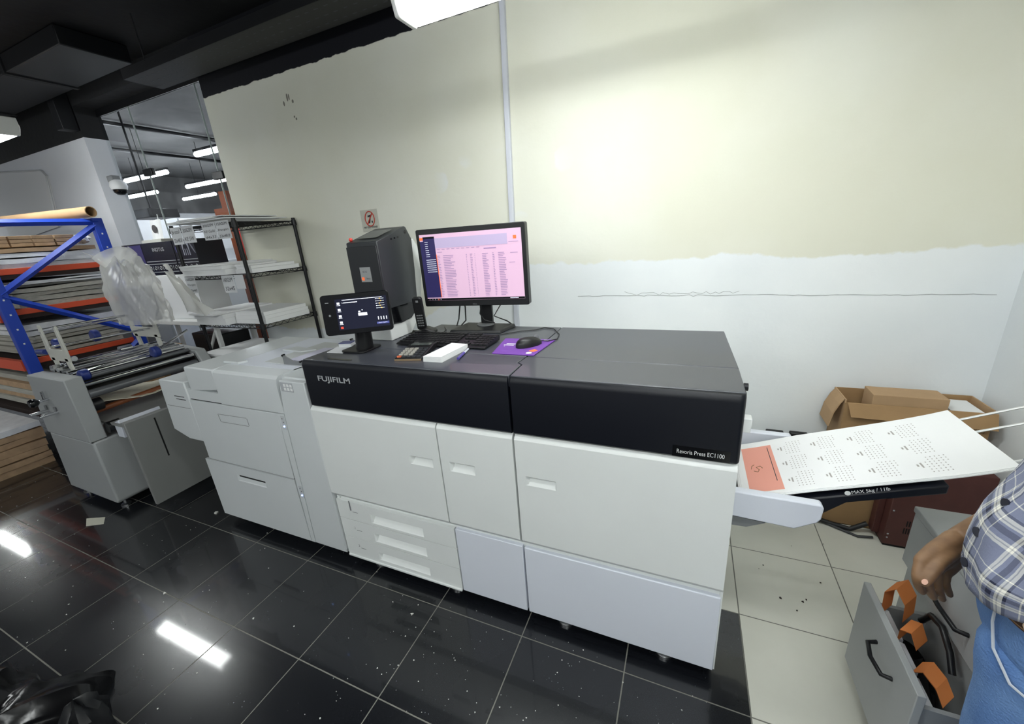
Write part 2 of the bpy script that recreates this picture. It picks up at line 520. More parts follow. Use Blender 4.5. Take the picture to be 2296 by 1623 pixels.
# ---------------------------------------------------------------- ceiling lamps of this room, plus added fill lamps out of view
def lamp(x0, y0, label, zl=2.40):
    L = 1.2
    t = thing('ceiling_lamp', label, 'lamp', (x0+L/2, y0, 2.40), group='hanging box lamps of the print room')
    h = MB(); h.prism([(-0.055,2.47),(-0.066,2.425),(-0.066,2.415),(0.066,2.415),(0.066,2.425),(0.055,2.47)], 'x', 0, L)
    for v in h.v: v.x += x0; v.y += y0
    part('housing', h, M_WHITEMETAL, t)
    df = MB().prism([(-0.060,2.4148),(-0.048,2.368),(0.048,2.368),(0.060,2.4148)], 'x', x0+0.026, x0+L-0.026)
    for v in df.v: v.y += y0
    part('diffuser', df, M_LAMP, t)
    for k in (0.15, 1.05):
        part('hanger_rod', MB().cyl((x0+k, y0, 2.47), (x0+k, y0, 3.05), 0.004, n=6), M_BLACKMETAL, t)
    for a in (0.0, L-0.02):
        part('end_cap', MB().prism([(y0-0.064,2.472),(y0-0.066,2.41),(y0-0.053,2.364),(y0+0.053,2.364),(y0+0.066,2.41),(y0+0.064,2.472)], 'x', x0+a, x0+a+0.022), M_WHITEMETAL, t, bevel=0.006)
    if zl != 2.40:
        for ch in t.children:
            if ch.name.startswith('hanger_rod'): ch.data.transform(Matrix.Diagonal((1,1,(3.05-zl-0.07)/0.58,1)))
            if ch.name.startswith('hanger_rod'): ch.location.z = 0.07*(1-(3.05-zl-0.07)/0.58)
        t.location.z = zl
    return t
lamp(0.372, 0.335, 'white hanging box lamp over the printer in front of the wall', zl=2.30)
lamp(-3.90, 0.30, 'white hanging box lamp above the blue rack')
lamp(-8.38, 0.31, 'white hanging box lamp farthest along the black ceiling')
for (x, y, lab) in ((-5.6,-1.9,'leftmost lamp of the near aisle row'),(-0.9,-1.9,'middle lamp of the near aisle row'),(1.0,-1.9,'rightmost lamp of the near aisle row'),(1.2,-0.72,'unseen fill added over the person and the pedestal'),  # the one over the person is added out of view to brighten the right
                    (-3.2,-3.6,'leftmost of the added unseen fill row'),(-0.9,-3.6,'middle of the added unseen fill row'),(1.0,-3.6,'rightmost of the added unseen fill row')):  # row farthest behind the camera is added to lift the front light
    lamp(x, y, 'white hanging box lamp, ' + lab)

# ---------------------------------------------------------------- ductwork and cable tray under the ceiling
def cable_tray(x0, x1, y0, y1, z, label):
    t = thing('cable_tray', label, 'cable tray', ((x0+x1)/2, (y0+y1)/2, z))
    part('tray_bed', MB().box(x0, x1, y0, y1, z, z+0.003), M_DUCT, t)
    for y in (y0, y1):
        part('side_rail', MB().box(x0, x1, y-0.002, y+0.002, z, z+0.06), M_DUCT, t)
    sl = MB(); x = x0+0.03
    while x < x1-0.06:
        for y in (y0+0.05, (y0+y1)/2, y1-0.05):
            sl.box(x, x+0.028, y-0.004, y+0.004, z-0.0008, z+0.0005)
        x += 0.07
    part('slot_row', sl, mat('slot_grey', (58, 60, 66), rough=0.6), t, kind='stuff')
    for x in (x0+0.3, (x0+x1)/2, x1-0.3):
        part('hanger_rod', MB().cyl((x, y0, z+0.05), (x, y0, 3.05), 0.004, n=6), M_DUCT, t)
    return t
cable_tray(-2.35, 2.4, 0.86, 1.10, 2.74, 'black perforated cable tray under the ceiling along the wall')
d = thing('air_duct', 'matt black rectangular duct under the ceiling left of the wall', 'duct', (-4.5, 0.86, 2.93))
part('duct_body', MB().box(-6.5, -2.55, 0.66, 1.06, 2.93, 3.045), M_DUCT, d, bevel=0.006)
for x in (-3.4, -4.6, -5.8):
    part('duct_flange', MB().box(x-0.02, x+0.02, 0.65, 1.07, 2.92, 3.048), M_CEIL, d)
part('junction_box', MB().box(-4.05, -3.94, 1.10, 1.215, 2.72, 3.045), M_DUCT, bevel=0.004, label='small black junction box at the corner of the opening', cat='junction box')

# ---------------------------------------------------------------- the room behind the glass
part('floor_far', MB().box(-11, -0.5, 1.40, 9.0, -0.06, 0.0), M_FARFLOOR, kind='structure')
part('ceiling_far', MB().box(-14, -0.5, 1.40, 9.0, 3.45, 3.5), M_GREYCEIL, kind='structure')
part('wall_far', MB().box(-11, -0.5, 8.8, 9.0, 0, 3.45), M_FARWALL, kind='structure')
part('wall_far_left', MB().box(-11.2, -11, 1.40, 9.0, 0, 3.45), M_FARWALL, kind='structure')
part('beam_far', MB().box(-11, -10.8, 1.40, 9.0, 2.62, 3.45), M_GREYCEIL, kind='structure')
def far_tube(x0, y, z, label):
    t = thing('tube_lamp', label, 'lamp', (x0+0.6, y, z), group='tube lamps in the room behind the glass')
    part('tube', MB().cyl((x0+0.02,y,z-0.03),(x0+1.18,y,z-0.03),0.028,n=10), M_FARLAMP, t, smooth=60)
    part('batten', MB().box(x0, x0+1.2, y-0.020, y+0.020, z, z+0.03), M_BLACKMETAL, t)
    part('hanger_rod', MB().cyl((x0+0.6,y,z+0.03),(x0+0.6,y,3.45),0.004,n=6), M_BLACKMETAL, t)
far_tube(-7.2, 3.0, 2.80, 'bright tube lamp behind the glass nearest the white column')
far_tube(-7.45, 4.05, 2.80, 'bright tube lamp behind the glass beside the wall edge, upper')
far_tube(-9.4, 5.05, 2.80, 'bright tube lamp behind the glass beside the wall edge, lower')
far_tube(-9.5, 4.0, 2.80, 'thin tube lamp behind the glass low by the column')
far_tube(-4.6, 2.6, 2.80, 'bright tube lamp behind the glass hidden near the opening')
far_tube(-5.2, 5.2, 2.80, 'bright tube lamp deep in the room behind the glass')
def far_pipe(p0, p1, r, label):
    part('ceiling_pipe', MB().cyl(p0, p1, r, n=8), M_BLACKMETAL, label=label, cat='pipe')
far_pipe((-6.3, 1.42, 3.40), (-6.3, 8.78, 3.40), 0.03, 'dark pipe crossing the grey ceiling behind the glass, nearer one')
far_pipe((-8.0, 1.42, 3.40), (-8.0, 8.78, 3.40), 0.03, 'dark pipe crossing the grey ceiling behind the glass, farther one')
sp = thing('speaker_box', 'small ceiling detector on the grey ceiling behind the glass', 'detector', (-4.5, 2.2, 3.36))
part('detector_base', MB().lathe([(0.05,0.09),(0.05,0.04),(0.045,0.03)], (-4.5,2.2,3.36), 14), M_BLACKMETAL, sp)
part('detector_cap', MB().lathe([(0.03,0.03),(0.03,0.0),(0.02,-0.01)], (-4.5,2.2,3.36), 14), M_WHITEMETAL, sp)
# ---------------------------------------------------------------- production printer
M_FWHITE = mat('feeder_white', (203, 207, 209), rough=0.42, vary=0.03, vscale=3)
M_PWHITE = mat('printer_white', (221, 224, 223), rough=0.42, vary=0.03, vscale=3)
M_PWHITE2 = mat('printer_cool_white', (212, 216, 226), rough=0.5)
M_PBLACK = mat('printer_black', (10, 13, 22), rough=0.42, spec=0.35, bump=0.05, bscale=700)
M_PTOP = mat('printer_top_sheen', (54, 57, 66), rough=0.48, spec=0.9, coat=0.3, bump=0.05, bscale=700)  # black raised towards grey, putting the wall's reflection into the colour
M_PGREY = mat('printer_grey', (120, 122, 125), rough=0.5)
M_GAP = mat('dark_gap', (14, 14, 15), rough=0.9)
M_SILVER = mat('silver_print', (165, 168, 172), rough=0.4)
M_PRINTWHITE = mat('white_print', (225, 226, 226), rough=0.5)
M_SCREENDARK = mat('screen_dark', (24, 26, 40), rough=0.12, emit=0.2, ecol=(30, 32, 58))
M_UIWHITE = mat('ui_white', (230, 232, 240), emit=0.45, ecol=(225, 228, 240))
M_UIRED = mat('ui_red', (225, 70, 50), emit=0.4)
M_UIAMBER = mat('ui_amber', (240, 190, 90), emit=0.4)
M_UIBLUE = mat('ui_blue', (60, 66, 130), emit=0.35)
M_GLOSSBLACK = mat('gloss_black', (10, 11, 14), rough=0.15)
M_BLACKPLASTIC = mat('black_plastic', (13, 14, 17), rough=0.42)
M_LED = mat('blue_led', (150, 180, 255), emit=4.0, ecol=(140, 175, 255))

def panel(x0, x1, z0, z1, y0, y1, pocket=None, mb=None):
    """flat panel facing -Y, with one scooped grip pocket (px0,px1,pz0,pz1,depth)"""
    mb = mb or MB()
    if not pocket:
        return mb.box(x0, x1, y0, y1, z0, z1)
    px0, px1, pz0, pz1, d = pocket
    xs = [x0, px0, px1, x1]; zs = [z0, pz0, pz1, z1]
    vs = [(x, y0, z) for z in zs for x in xs]
    fs = []
    for j in range(3):
        for i in range(3):
            if i == 1 and j == 1: continue
            a = j*4+i; fs.append((a, a+1, a+5, a+4))
    mb.add(vs, fs)
    # scoop: deep under the upper lip, running out to the lower lip
    s = 0.010
    mb.add([(px0,y0,pz0),(px1,y0,pz0),(px1,y0,pz1),(px0,y0,pz1),
            (px0+s,y0+0.004,pz0+0.004),(px1-s*0.3,y0+0.004,pz0+0.004),(px1-s*0.3,y0+d,pz1-0.004),(px0+s,y0+d,pz1-0.004)],
           [(4,5,6,7),(0,1,5,4),(1,2,6,5),(2,3,7,6),(3,0,4,7)])
    mb.add([(x0,y0,z0),(x1,y0,z0),(x1,y0,z1),(x0,y0,z1),(x0,y1,z0),(x1,y1,z0),(x1,y1,z1),(x0,y1,z1)],
           [(4,5,6,7),(0,1,5,4),(1,2,6,5),(2,3,7,6),(3,0,4,7)])
    return mb

pr = thing('production_printer', 'long white and black production printer with dark top standing on the black floor', 'printer', (0.68, 0.34, 0))
ZT = 1.0916
# inner body
part('body', MB().box(-0.135, 1.502, 0.045, 0.67, 0.05, 1.055), M_GAP, pr)
part('side_panel', MB().box(1.500, 1.508, 0.02, 0.67, 0.05, 0.872), M_PWHITE, pr)
part('side_panel', MB().box(-0.152, -0.135, 0.02, 0.672, 0.05, 1.055), M_PWHITE, pr)
part('rear_panel', MB().box(-0.15, 1.508, 0.66, 0.678, 0.05, 1.055), M_PWHITE, pr)
# doors
def door(x0, x1, pocket, nm='door'):
    mb = panel(x0, x1, 0.427, 0.858, 0.0, 0.03, pocket)
    mb.prism([(0.0,0.858),(0.004,0.866),(0.018,0.876),(0.03,0.876),(0.03,0.858)], 'x', x0, x1)
    mb.prism([(0.0,0.427),(0.03,0.427),(0.04,0.392),(0.026,0.394),(0.014,0.406),(0.006,0.418)], 'x', x0, x1)
    return part(nm, mb, M_PWHITE, pr, smooth=30)
door(-0.158, 0.4975, (0.352, 0.463, 0.677, 0.716, 0.04))
door(0.503, 0.8155, (0.540, 0.652, 0.678, 0.720, 0.04))
door(0.8235, 1.505, (0.857, 0.969, 0.680, 0.717, 0.04))
# lower panels and drawers
LY = 0.012
part('lower_panel', MB().box(0.513, 0.8165, LY, 0.04, 0.052, 0.383), M_PWHITE2, pr, bevel=0.002, label='plain cool white lower panel')
part('lower_panel', MB().box(0.8235, 1.503, LY, 0.04, 0.052, 0.379), M_PWHITE2, pr, bevel=0.003, label='wide cool white lower panel')
part('ledge', MB().box(-0.155, 1.50, 0.028, 0.045, 0.36, 0.43), M_PWHITE, pr)
for i, (z0, z1, h0, h1) in enumerate(((0.280,0.383,0.292,0.340),(0.171,0.276,0.184,0.232),(0.052,0.167,0.074,0.120))):
    dr = part('drawer', panel(-0.155, 0.5075, z0, z1, LY, 0.04, (0.046, 0.343, h0, h1, 0.034)), M_PWHITE, pr, label='shallow white paper drawer')
    part('drawer_number', text_mb(str(i+1), 0.008, (-0.075, LY-0.0004, z1-0.05), (1,0,0), (0,0,1)), M_PGREY, dr)
    part('number_mark', MB().box(-0.062, -0.030, LY-0.0006, LY+0.001, z1-0.056, z1-0.0535), M_PGREY, dr)
part('kick_lip', MB().box(-0.153, 0.5075, 0.006, 0.02, 0.046, 0.056), M_PWHITE, pr, bevel=0.002)
for x in (0.966, 1.345, 0.0, 0.45):
    for y in (0.065, 0.60):
        f = part('levelling_foot', MB().lathe([(0.032,0.0),(0.032,0.010),(0.026,0.014),(0.012,0.018),(0.012,0.06)], (x, y, 0), 18), M_STEEL, pr, smooth=40)
# black front covers
def black_cover(x0, x1, rl, rr):
    mb = MB()
    prof = [(0.006,0.8794),(0.0,0.886),(0.0,1.068),(0.003,1.080),(0.010,1.0885),(0.045,1.0885),(0.045,0.8794)]
    n = len(prof); xs = []
    def ins(x, side, r):
        out = []
        for k in range(4):
            a = math.pi/2*k/3
            out.append((x + side*r*(1-math.sin(a)), r*(1-math.cos(a))))
        return out
    # sections with the front pulled back at the rounded ends
    sect = [(p[0], p[1]) for p in ins(x0, 1, rl)]
    sect = [(x0, rl)] + [(x0 + rl*(1-math.cos(math.pi/2*k/3)), rl*(1-math.sin(math.pi/2*k/3))) for k in (1,2,3)]
    sect += [(x1 - rr*(1-math.cos(math.pi/2*k/3)), rr*(1-math.sin(math.pi/2*k/3))) for k in (3,2,1)] + [(x1, rr)]
    vs = []
    for (x, back) in sect:
        for (y, z) in prof:
            vs.append((x, min(0.045, y + (back if y < 0.04 else 0)), z))
    fs = []
    for i in range(len(sect)-1):
        for k in range(n):
            l = (k+1) % n
            fs.append((i*n+k, i*n+l, (i+1)*n+l, (i+1)*n+k))
    fs.append(tuple(range(n))[::-1]); fs.append(tuple((len(sect)-1)*n+k for k in range(n)))
    mb.add(vs, fs)
    return mb
c1 = part('front_cover', black_cover(-0.149, 0.8155, 0.012, 0.003), M_PBLACK, pr, smooth=35, label='black upper front cover with silver lettering')
c2 = part('front_cover', black_cover(0.8235, 1.508, 0.003, 0.016), M_PBLACK, pr, smooth=35, label='black upper front cover with small white lettering')
part('brand_lettering', text_mb('FUJIFILM', 0.178, (-0.062, -0.0004, 0.999), (1,0,0), (0,0,1), height=0.031, bold=0.02, depth=0.0012), M_SILVER, c1)
part('model_lettering', text_mb('Revoria Press EC1100', 0.124, (1.345, -0.0004, 0.896), (1,0,0), (0,0,1), height=0.0135, depth=0.0012), M_PRINTWHITE, c2)
part('lettering_plate', MB().box(1.333, 1.483, -0.0006, 0.001, 0.884, 0.920), M_GLOSSBLACK, c2)
# top covers: the joint between left and right halves steps sideways
J = [(0.8205,0.012),(0.8185,0.128),(0.796,0.145),(0.803,0.213),(0.8075,0.676)]
def top(poly, lab):
    return part('top_cover', MB().prism(poly, 'z', 1.050, ZT), M_PTOP, pr, bevel=0.003, label=lab)
g = 0.0022; sy = 0.2175
jl = lambda p: (p[0]-g, p[1]); jr = lambda p: (p[0]+g, p[1])
top([(-0.148,0.016), jl(J[0]), jl(J[1]), jl(J[2]), (jl(J[3])[0], sy-0.001), (-0.140, sy-0.001)], 'black front left top cover')
top([(-0.140, sy+0.001), (jl(J[3])[0], sy+0.001), jl(J[4]), (0.129,0.676), (0.118,0.468), (-0.136,0.468)], 'black rear left top cover')
top([jr(J[0]), (1.507,0.022), (1.507, sy-0.001), (jr(J[3])[0], sy-0.001), jr(J[2]), jr(J[1])], 'dark front right top cover')
top([(jr(J[3])[0], sy+0.001), (1.507, sy+0.001), (1.495,0.676), jr(J[4])], 'dark rear right top cover')
part('grip_slot', MB().rbox(-0.03, 0.10, 0.036, 0.052, ZT-0.002, ZT+0.0012, r=0.007), M_GLOSSBLACK, pr)
part('rear_shelf', MB().box(-0.136, 0.118, 0.47, 0.66, 0.98, 1.04), M_PWHITE, pr)
# hinge cap and small white lever at the right end
part('hinge_cap', MB().cyl((1.509,0.10,1.078),(1.520,0.10,1.078),0.011), M_PBLACK, pr)
part('release_lever', MB().box(1.508, 1.530, 0.03, 0.060, 0.985, 1.012).box(1.508, 1.528, 0.028, 0.032, 0.970, 1.012), M_PWHITE, pr, bevel=0.003)
# ---- operator screen on its post
part('screen_base', MB().rbox(-0.045, 0.085, 0.125, 0.255, ZT, ZT+0.008, r=0.02), M_BLACKPLASTIC, pr, bevel=0.002)
part('screen_post', MB().tube([(0.035,0.195,ZT+0.006),(0.04,0.195,1.15),(0.052,0.185,1.20),(0.072,0.165,1.26)], [0.038,0.036,0.034,0.030], 20), M_BLACKPLASTIC, pr, smooth=50)
th = math.radians(31.98); ph = math.radians(6.3)
SM = Matrix.Translation(Vector((0.0945, 0.130, 1.2691))) @ Matrix.Rotation(th,4,'Z') @ Matrix.Rotation(-ph,4,'X')
def rrect(w, h, r, seg=5):
    pts = []
    for cx, cz, a0 in ((w/2-r,h/2-r,0),(-w/2+r,h/2-r,90),(-w/2+r,-h/2+r,180),(w/2-r,-h/2+r,270)):
        for k in range(seg+1):
            a = math.radians(a0+90*k/seg); pts.append((cx+r*math.cos(a), cz+r*math.sin(a)))
    return pts
scr = part('control_screen', MB().prism(rrect(0.274,0.166,0.014), 'y', 0.0, 0.022).xf(SM), M_GLOSSBLACK, pr, bevel=0.002, label='black touch screen on a short post')
def ui(parent, M, rects, m, y=-0.0012, nm='screen_mark'):
    mb = MB()
    for (x, z, w, h) in rects: mb.box(x-w/2, x+w/2, y-0.0003, y, z-h/2, z+h/2)
    return part(nm, mb.xf(M), m, parent)
ui(scr, SM, [(0.022,0.0,0.206,0.126)], M_SCREENDARK, y=-0.0006, nm='display')
ui(scr, SM, [(0.028,0.058,0.16,0.0022),(0.022,-0.005,0.036,0.012),(0.010,0.006,0.008,0.006),(-0.020,0.047,0.055,0.003),(0.022,0.012,0.004,0.004)] +
   [(-0.068,0.046-0.026*k,0.011,0.009) for k in range(4)] + [(-0.068,0.038-0.026*k,0.014,0.0018) for k in range(4)], M_UIWHITE, y=-0.0012, nm='screen_text')
ui(scr, SM, [(0.098,0.052-0.0095*k,0.032,0.0012) for k in range(5)] + [(0.082,0.052-0.0095*k,0.003,0.003) for k in range(5)], M_UIWHITE, y=-0.0012, nm='screen_text')
ui(scr, SM, [(0.098+0.004*math.sin(k*2),0.052-0.0095*k,0.004,0.004) for k in range(5)], M_UIAMBER, y=-0.0016, nm='screen_slider')
ui(scr, SM, [(0.082+0.011*k,-0.028,0.0035,0.013) for k in range(4)], M_UIWHITE, y=-0.0012, nm='screen_gauge')
ui(scr, SM, [(0.098,-0.048,0.05,0.009)], M_UIBLUE, y=-0.0012, nm='screen_button')
part('screen_caption', text_mb('Check Supplies', 0.036, SM @ Vector((0.080,-0.0012,-0.050)), SM.to_3x3() @ Vector((1,0,0)), SM.to_3x3() @ Vector((0,0,1)), height=0.0045), M_UIWHITE, scr)
part('screen_caption', text_mb('You can start printing', 0.052, SM @ Vector((-0.055,-0.0012,0.044)), SM.to_3x3() @ Vector((1,0,0)), SM.to_3x3() @ Vector((0,0,1)), height=0.005), M_UIWHITE, scr)
ui(scr, SM, [(-0.068,-0.054,0.010,0.009)], M_UIRED, nm='screen_icon')
b = MB()
b.lathe([(0.0045,0),(0.0045,0.0012)], (0,0,0), 14, axis='y')
part('home_button', MB().add([SM @ (v + Vector((-0.108,-0.002,0.0))) for v in b.v], b.f), M_PGREY, scr)
ui(scr, SM, [(-0.112,0.052,0.014,0.003)], M_PGREY, nm='status_light')

# ---- output tray on the right end
TY0, TY1 = 0.105, 0.47
part('tray_arm', MB().prism([(1.505,0.738),(1.735,0.737),(1.742,0.728),(1.740,0.690),(1.732,0.676),(1.680,0.641),(1.505,0.648)], 'y', 0.085, 0.115), M_PWHITE2, pr, bevel=0.004, label='white side arm of the output tray')
part('tray_arm', MB().prism([(1.505,0.738),(1.735,0.737),(1.742,0.728),(1.740,0.690),(1.732,0.676),(1.680,0.641),(1.505,0.648)], 'y', 0.50, 0.53), M_PWHITE2, pr, bevel=0.004, label='white side arm of the output tray')
part('tray_throat', MB().box(1.505, 1.60, 0.115, 0.50, 0.655, 0.668), M_PGREY, pr)
part('tray_bracket', MB().prism([(1.505,0.640),(1.61,0.632),(1.56,0.605),(1.505,0.602)], 'y', 0.10, 0.50), M_PGREY, pr)
bed = part('tray_bed', MB().prism([(1.56,0.670),(1.74,0.742),(2.00,0.838),(2.00,0.812),(1.80,0.738),(1.745,0.682),(1.56,0.655)], 'y', 0.118, 0.475), M_PBLACK, pr, bevel=0.004, label='sloping black tray bed')
part('tray_lettering', text_mb('MAX 5kg / 11lb', 0.085, (1.808, 0.1175, 0.768), (0.936,0,0.352), (-0.352,0,0.936), height=0.0135, depth=0.001), M_PRINTWHITE, bed)
wb2 = MB(); wb2.lathe([(0.007,0),(0.007,-0.0008)], (1.797,0.1175,0.771), 14, axis='y')
part('warning_mark', wb2, M_PRINTWHITE, bed)
M_WIRE = mat('bright_wire', (214, 215, 214), rough=0.35, metal=0.2)
for (y0_, a, b_) in ((0.42, (2.0,0.835), (2.36,1.00)), (0.35,(2.0,0.83),(2.36,0.99)), (0.19,(2.0,0.83),(2.36,0.985))):
    part('tray_wire', MB().tube([(a[0]-0.1,y0_,a[1]-0.04),(a[0],y0_,a[1]),(b_[0],y0_,b_[1])], 0.0035, 6), M_WIRE, pr, smooth=60)
part('tray_wire', MB().tube([(2.36,0.42,1.0),(2.375,0.35,1.0),(2.36,0.19,0.985)], 0.0035, 6), M_WIRE, pr, smooth=60)

# ---------------------------------------------------------------- side paper feeder
fd = thing('paper_feeder', 'white high-capacity paper feeder joined to the left of the printer', 'paper feeder', (-0.66, 0.31, 0))
FT = 1.0
part('feeder_body', MB().prism([(-1.128,0.052),(-0.170,0.052),(-0.170,0.86),(-1.085,0.86),(-1.090,0.56)], 'y', 0.012, 0.62), M_FWHITE, fd)
part('gap_backing', MB().prism([(-1.120,0.066),(-0.20,0.066),(-0.20,0.82),(-1.076,0.82)], 'y', 0.0085, 0.0125), M_GAP, fd)
part('front_panel', panel(-1.128, -0.405, 0.066, 0.442, 0.0, 0.014, (-0.878,-0.643,0.345,0.386,0.012)), M_FWHITE, fd, label='lower white drawer front with grip')
part('front_panel', MB().prism([(-1.086,0.450),(-0.4035,0.450),(-0.3905,0.812),(-1.078,0.812)], 'y', 0.0, 0.014), M_FWHITE, fd, bevel=0.002, label='upper white drawer front')
gr = MB()
for (a, b_) in (((-0.862,0.754),(-0.635,0.758)),((-0.632,0.756),(-0.630,0.716)),((-0.855,0.710),(-0.634,0.713)),((-0.862,0.752),(-0.856,0.712))):
    gr.tube([(a[0],-0.0002,a[1]),(b_[0],-0.0002,b_[1])], 0.0014, 5)
part('grip_outline', gr, M_PGREY, fd)
part('edge_strip', MB().prism([(-0.402,0.066),(-0.376,0.066),(-0.344,0.815),(-0.388,0.815)], 'y', 0.0, 0.014), M_FWHITE, fd, label='narrow strip with indicator lights')
part('side_post', MB().prism([(-0.3735,0.066),(-0.161,0.075),(-0.161,0.985),(-0.318,0.985),(-0.3415,0.815)], 'y', 0.0, 0.05), M_FWHITE, fd, bevel=0.003)
for (x, z) in ((-0.362,0.768), (-0.374,0.380)):
    part('indicator_plate', MB().box(x-0.011, x+0.011, -0.0012, 0.001, z-0.035, z+0.035), mat('indicator_grey', (186,189,192), rough=0.4), fd)
    part('indicator_light', MB().lathe([(0.004,0),(0.004,-0.003)], (x, -0.001, z-0.018), 10, axis='y'), M_LED, fd)
    part('indicator_dot', MB().lathe([(0.003,0),(0.003,-0.002)], (x-0.002, -0.001, z+0.022), 8, axis='y').lathe([(0.003,0),(0.003,-0.002)], (x+0.002, -0.001, z+0.004), 8, axis='y'), M_PGREY, fd)
# top cover with rounded front edge
prof = [(0.0,0.818),(0.0,0.955),(0.006,0.985),(0.020,0.998),(0.04,FT),(0.615,FT),(0.62,0.99),(0.62,0.818)]
part('top_cover', MB().prism(prof, 'x', -0.800, -0.340), M_FWHITE, fd, smooth=35)
part('top_cover_end', MB().prism([(-1.048,0.862),(-0.812,0.884),(-0.803,0.90),(-0.803,FT),(-1.048,FT)], 'y', 0.006, 0.62), M_FWHITE, fd, bevel=0.008)
part('lower_lip', MB().box(-1.080, -0.800, 0.006, 0.60, 0.818, 0.872), M_FWHITE, fd)
part('top_deck', MB().box(-0.34, -0.156, 0.03, 0.62, 0.86, 0.992), M_FWHITE, fd, bevel=0.006)
part('top_edge', MB().box(-0.80, -0.34, 0.1, 0.6, FT-0.004, FT+0.001), M_PWHITE2, fd)
# wing on the left
part('side_wing', MB().prism([(-1.318,0.90),(-1.312,0.912),(-1.08,0.912),(-1.08,0.556),(-1.212,0.557),(-1.340,0.602)], 'y', 0.0, 0.50), M_FWHITE, fd, bevel=0.006)
sl = MB()
for (x0,x1,z) in ((-1.209,-1.118,0.823),(-1.200,-1.112,0.806)):
    sl.box(x0, x1, -0.0008, 0.002, z-0.002, z+0.002)
sl.box(-1.311,-1.096,-0.0006,0.002,0.757,0.7585)
part('wing_slot', sl, M_GAP, fd)
# paper guides and tray recess on top
part('feed_recess', MB().prism([(-0.62,0.16),(-0.28,0.14),(-0.22,0.50),(-0.60,0.53)], 'z', FT+0.0005, FT+0.004), mat('tray_light_grey', (190,193,194), rough=0.5), fd)
part('feed_paper', MB().prism([(-0.50,0.20),(-0.20,0.20),(-0.20,0.42),(-0.48,0.42)], 'z', FT+0.004, FT+0.007), mat('lilac_paper', (205,204,222), rough=0.7), fd, label='pale lilac sheet in the feed tray')
for (y, x) in ((0.15,-0.46), (0.46,-0.32)):
    gd = part('paper_guide', MB().prism([(x,FT+0.004),(x+0.12,FT+0.004),(x+0.125,FT+0.022),(x+0.115,FT+0.026),(x+0.07,FT+0.022),(x+0.01,FT+0.05),(x,FT+0.05)], 'y', y-0.003, y+0.003), M_PGREY, fd)
    part('guide_pin', MB().cyl((x+0.005,y-0.008,FT+0.05),(x+0.005,y+0.008,FT+0.05),0.005,n=10), M_BLACKMETAL, gd)
    part('guide_pin', MB().cyl((x+0.12,y-0.008,FT+0.024),(x+0.12,y+0.008,FT+0.024),0.005,n=10), M_BLACKMETAL, gd)
part('feed_lever', MB().prism([(-0.86,0.10),(-0.74,0.10),(-0.72,0.14),(-0.80,0.15)], 'z', FT, FT+0.012), M_FWHITE, fd, bevel=0.003)
part('feed_lever', MB().prism([(-0.72,0.34),(-0.56,0.33),(-0.50,0.38),(-0.68,0.41)], 'z', FT, FT+0.01), M_FWHITE, fd, bevel=0.003)
# small label plate with pictograms at the post
lp = part('label_plate', MB().box(-0.312, -0.235, -0.0015, 0.001, 0.935, 0.978), mat('label_grey', (168,171,176), rough=0.5), fd, label='small pictogram label')
pg = MB()
for i in range(3):
    for j in range(2):
        pg.box(-0.292+i*0.02, -0.278+i*0.02, -0.0022, -0.001, 0.941+j*0.018, 0.954+j*0.018)
part('pictogram', pg, M_PRINTWHITE, lp)
for (x, y) in ((-1.0,0.08),(-0.3,0.08),(-1.0,0.5),(-0.3,0.5)):
    part('caster', MB().cyl((x,y,0.028),(x,y+0.03,0.028),0.028), M_BLACKPLASTIC, fd)
# ---------------------------------------------------------------- things on the printer
DT = ZT + 0.0002
M_PAPER = mat('white_paper', (232, 233, 234), rough=0.8)
M_PAPER2 = mat('grey_white_paper', (205, 207, 210), rough=0.8)
M_INK = mat('dark_ink', (40, 42, 50), rough=0.8)
M_CARD = mat('brown_cardboard', (158, 126, 88), rough=0.85, vary=0.08, vscale=12)
M_CARD2 = mat('light_cardboard', (178, 146, 110), rough=0.85, vary=0.08, vscale=12)

# ---- wide monitor
mo = thing('computer_monitor', 'black wide monitor showing a pink-tinted job list, on the printer top', 'monitor', (0.42, 0.60, DT), math.radians(6.0))
MM = Matrix.Translation(Vector((0.42, 0.552, 1.3995))) @ Matrix.Rotation(math.radians(6.0),4,'Z')
W2, H2 = 0.267, 0.181
part('bezel', MB().prism(rrect(2*W2, 2*H2, 0.008, 3), 'y', 0.0, 0.045).xf(MM), M_BLACKPLASTIC, mo, bevel=0.003)
part('rear_shell', MB().prism(rrect(0.36, 0.26, 0.02, 3), 'y', 0.045, 0.075).xf(MM), M_BLACKPLASTIC, mo, bevel=0.005)
M_LCD = mat('lcd_pink', (196, 164, 186), rough=0.25, emit=0.24, ecol=(238, 196, 226))
M_LCDNAVY = mat('lcd_navy', (38, 36, 70), rough=0.2, emit=0.35, ecol=(46, 42, 88))
M_LCDLILAC = mat('lcd_lilac', (170, 156, 186), rough=0.25, emit=0.20, ecol=(205, 190, 226))
M_LCDDARK = mat('lcd_dark', (14, 13, 20), rough=0.2)
M_LCDTEXT = mat('lcd_text', (140, 116, 156), rough=0.3, emit=0.2, ecol=(150, 126, 172))
M_LCDORANGE = mat('lcd_orange', (235, 110, 60), rough=0.3, emit=0.3)
SW, SH = 0.249, 0.1555
dsp = part('display', MB().box(-SW, SW, -0.0012, 0.002, -SH+0.004, SH+0.002).xf(MM), M_LCD, mo, label='pink-tinted screen with a list')
def sc(rects, m, nm, lift=0.0018):
    mb = MB()
    for (u0, u1, v0, v1) in rects:   # u left-right, v top-down, both 0..1
        mb.box(-SW+2*SW*u0, -SW+2*SW*u1, -lift-0.0003, -lift, SH-2*SH*v1, SH-2*SH*v0)
    return part(nm, mb.xf(MM), m, dsp, kind='stuff' if len(rects) > 3 else None)
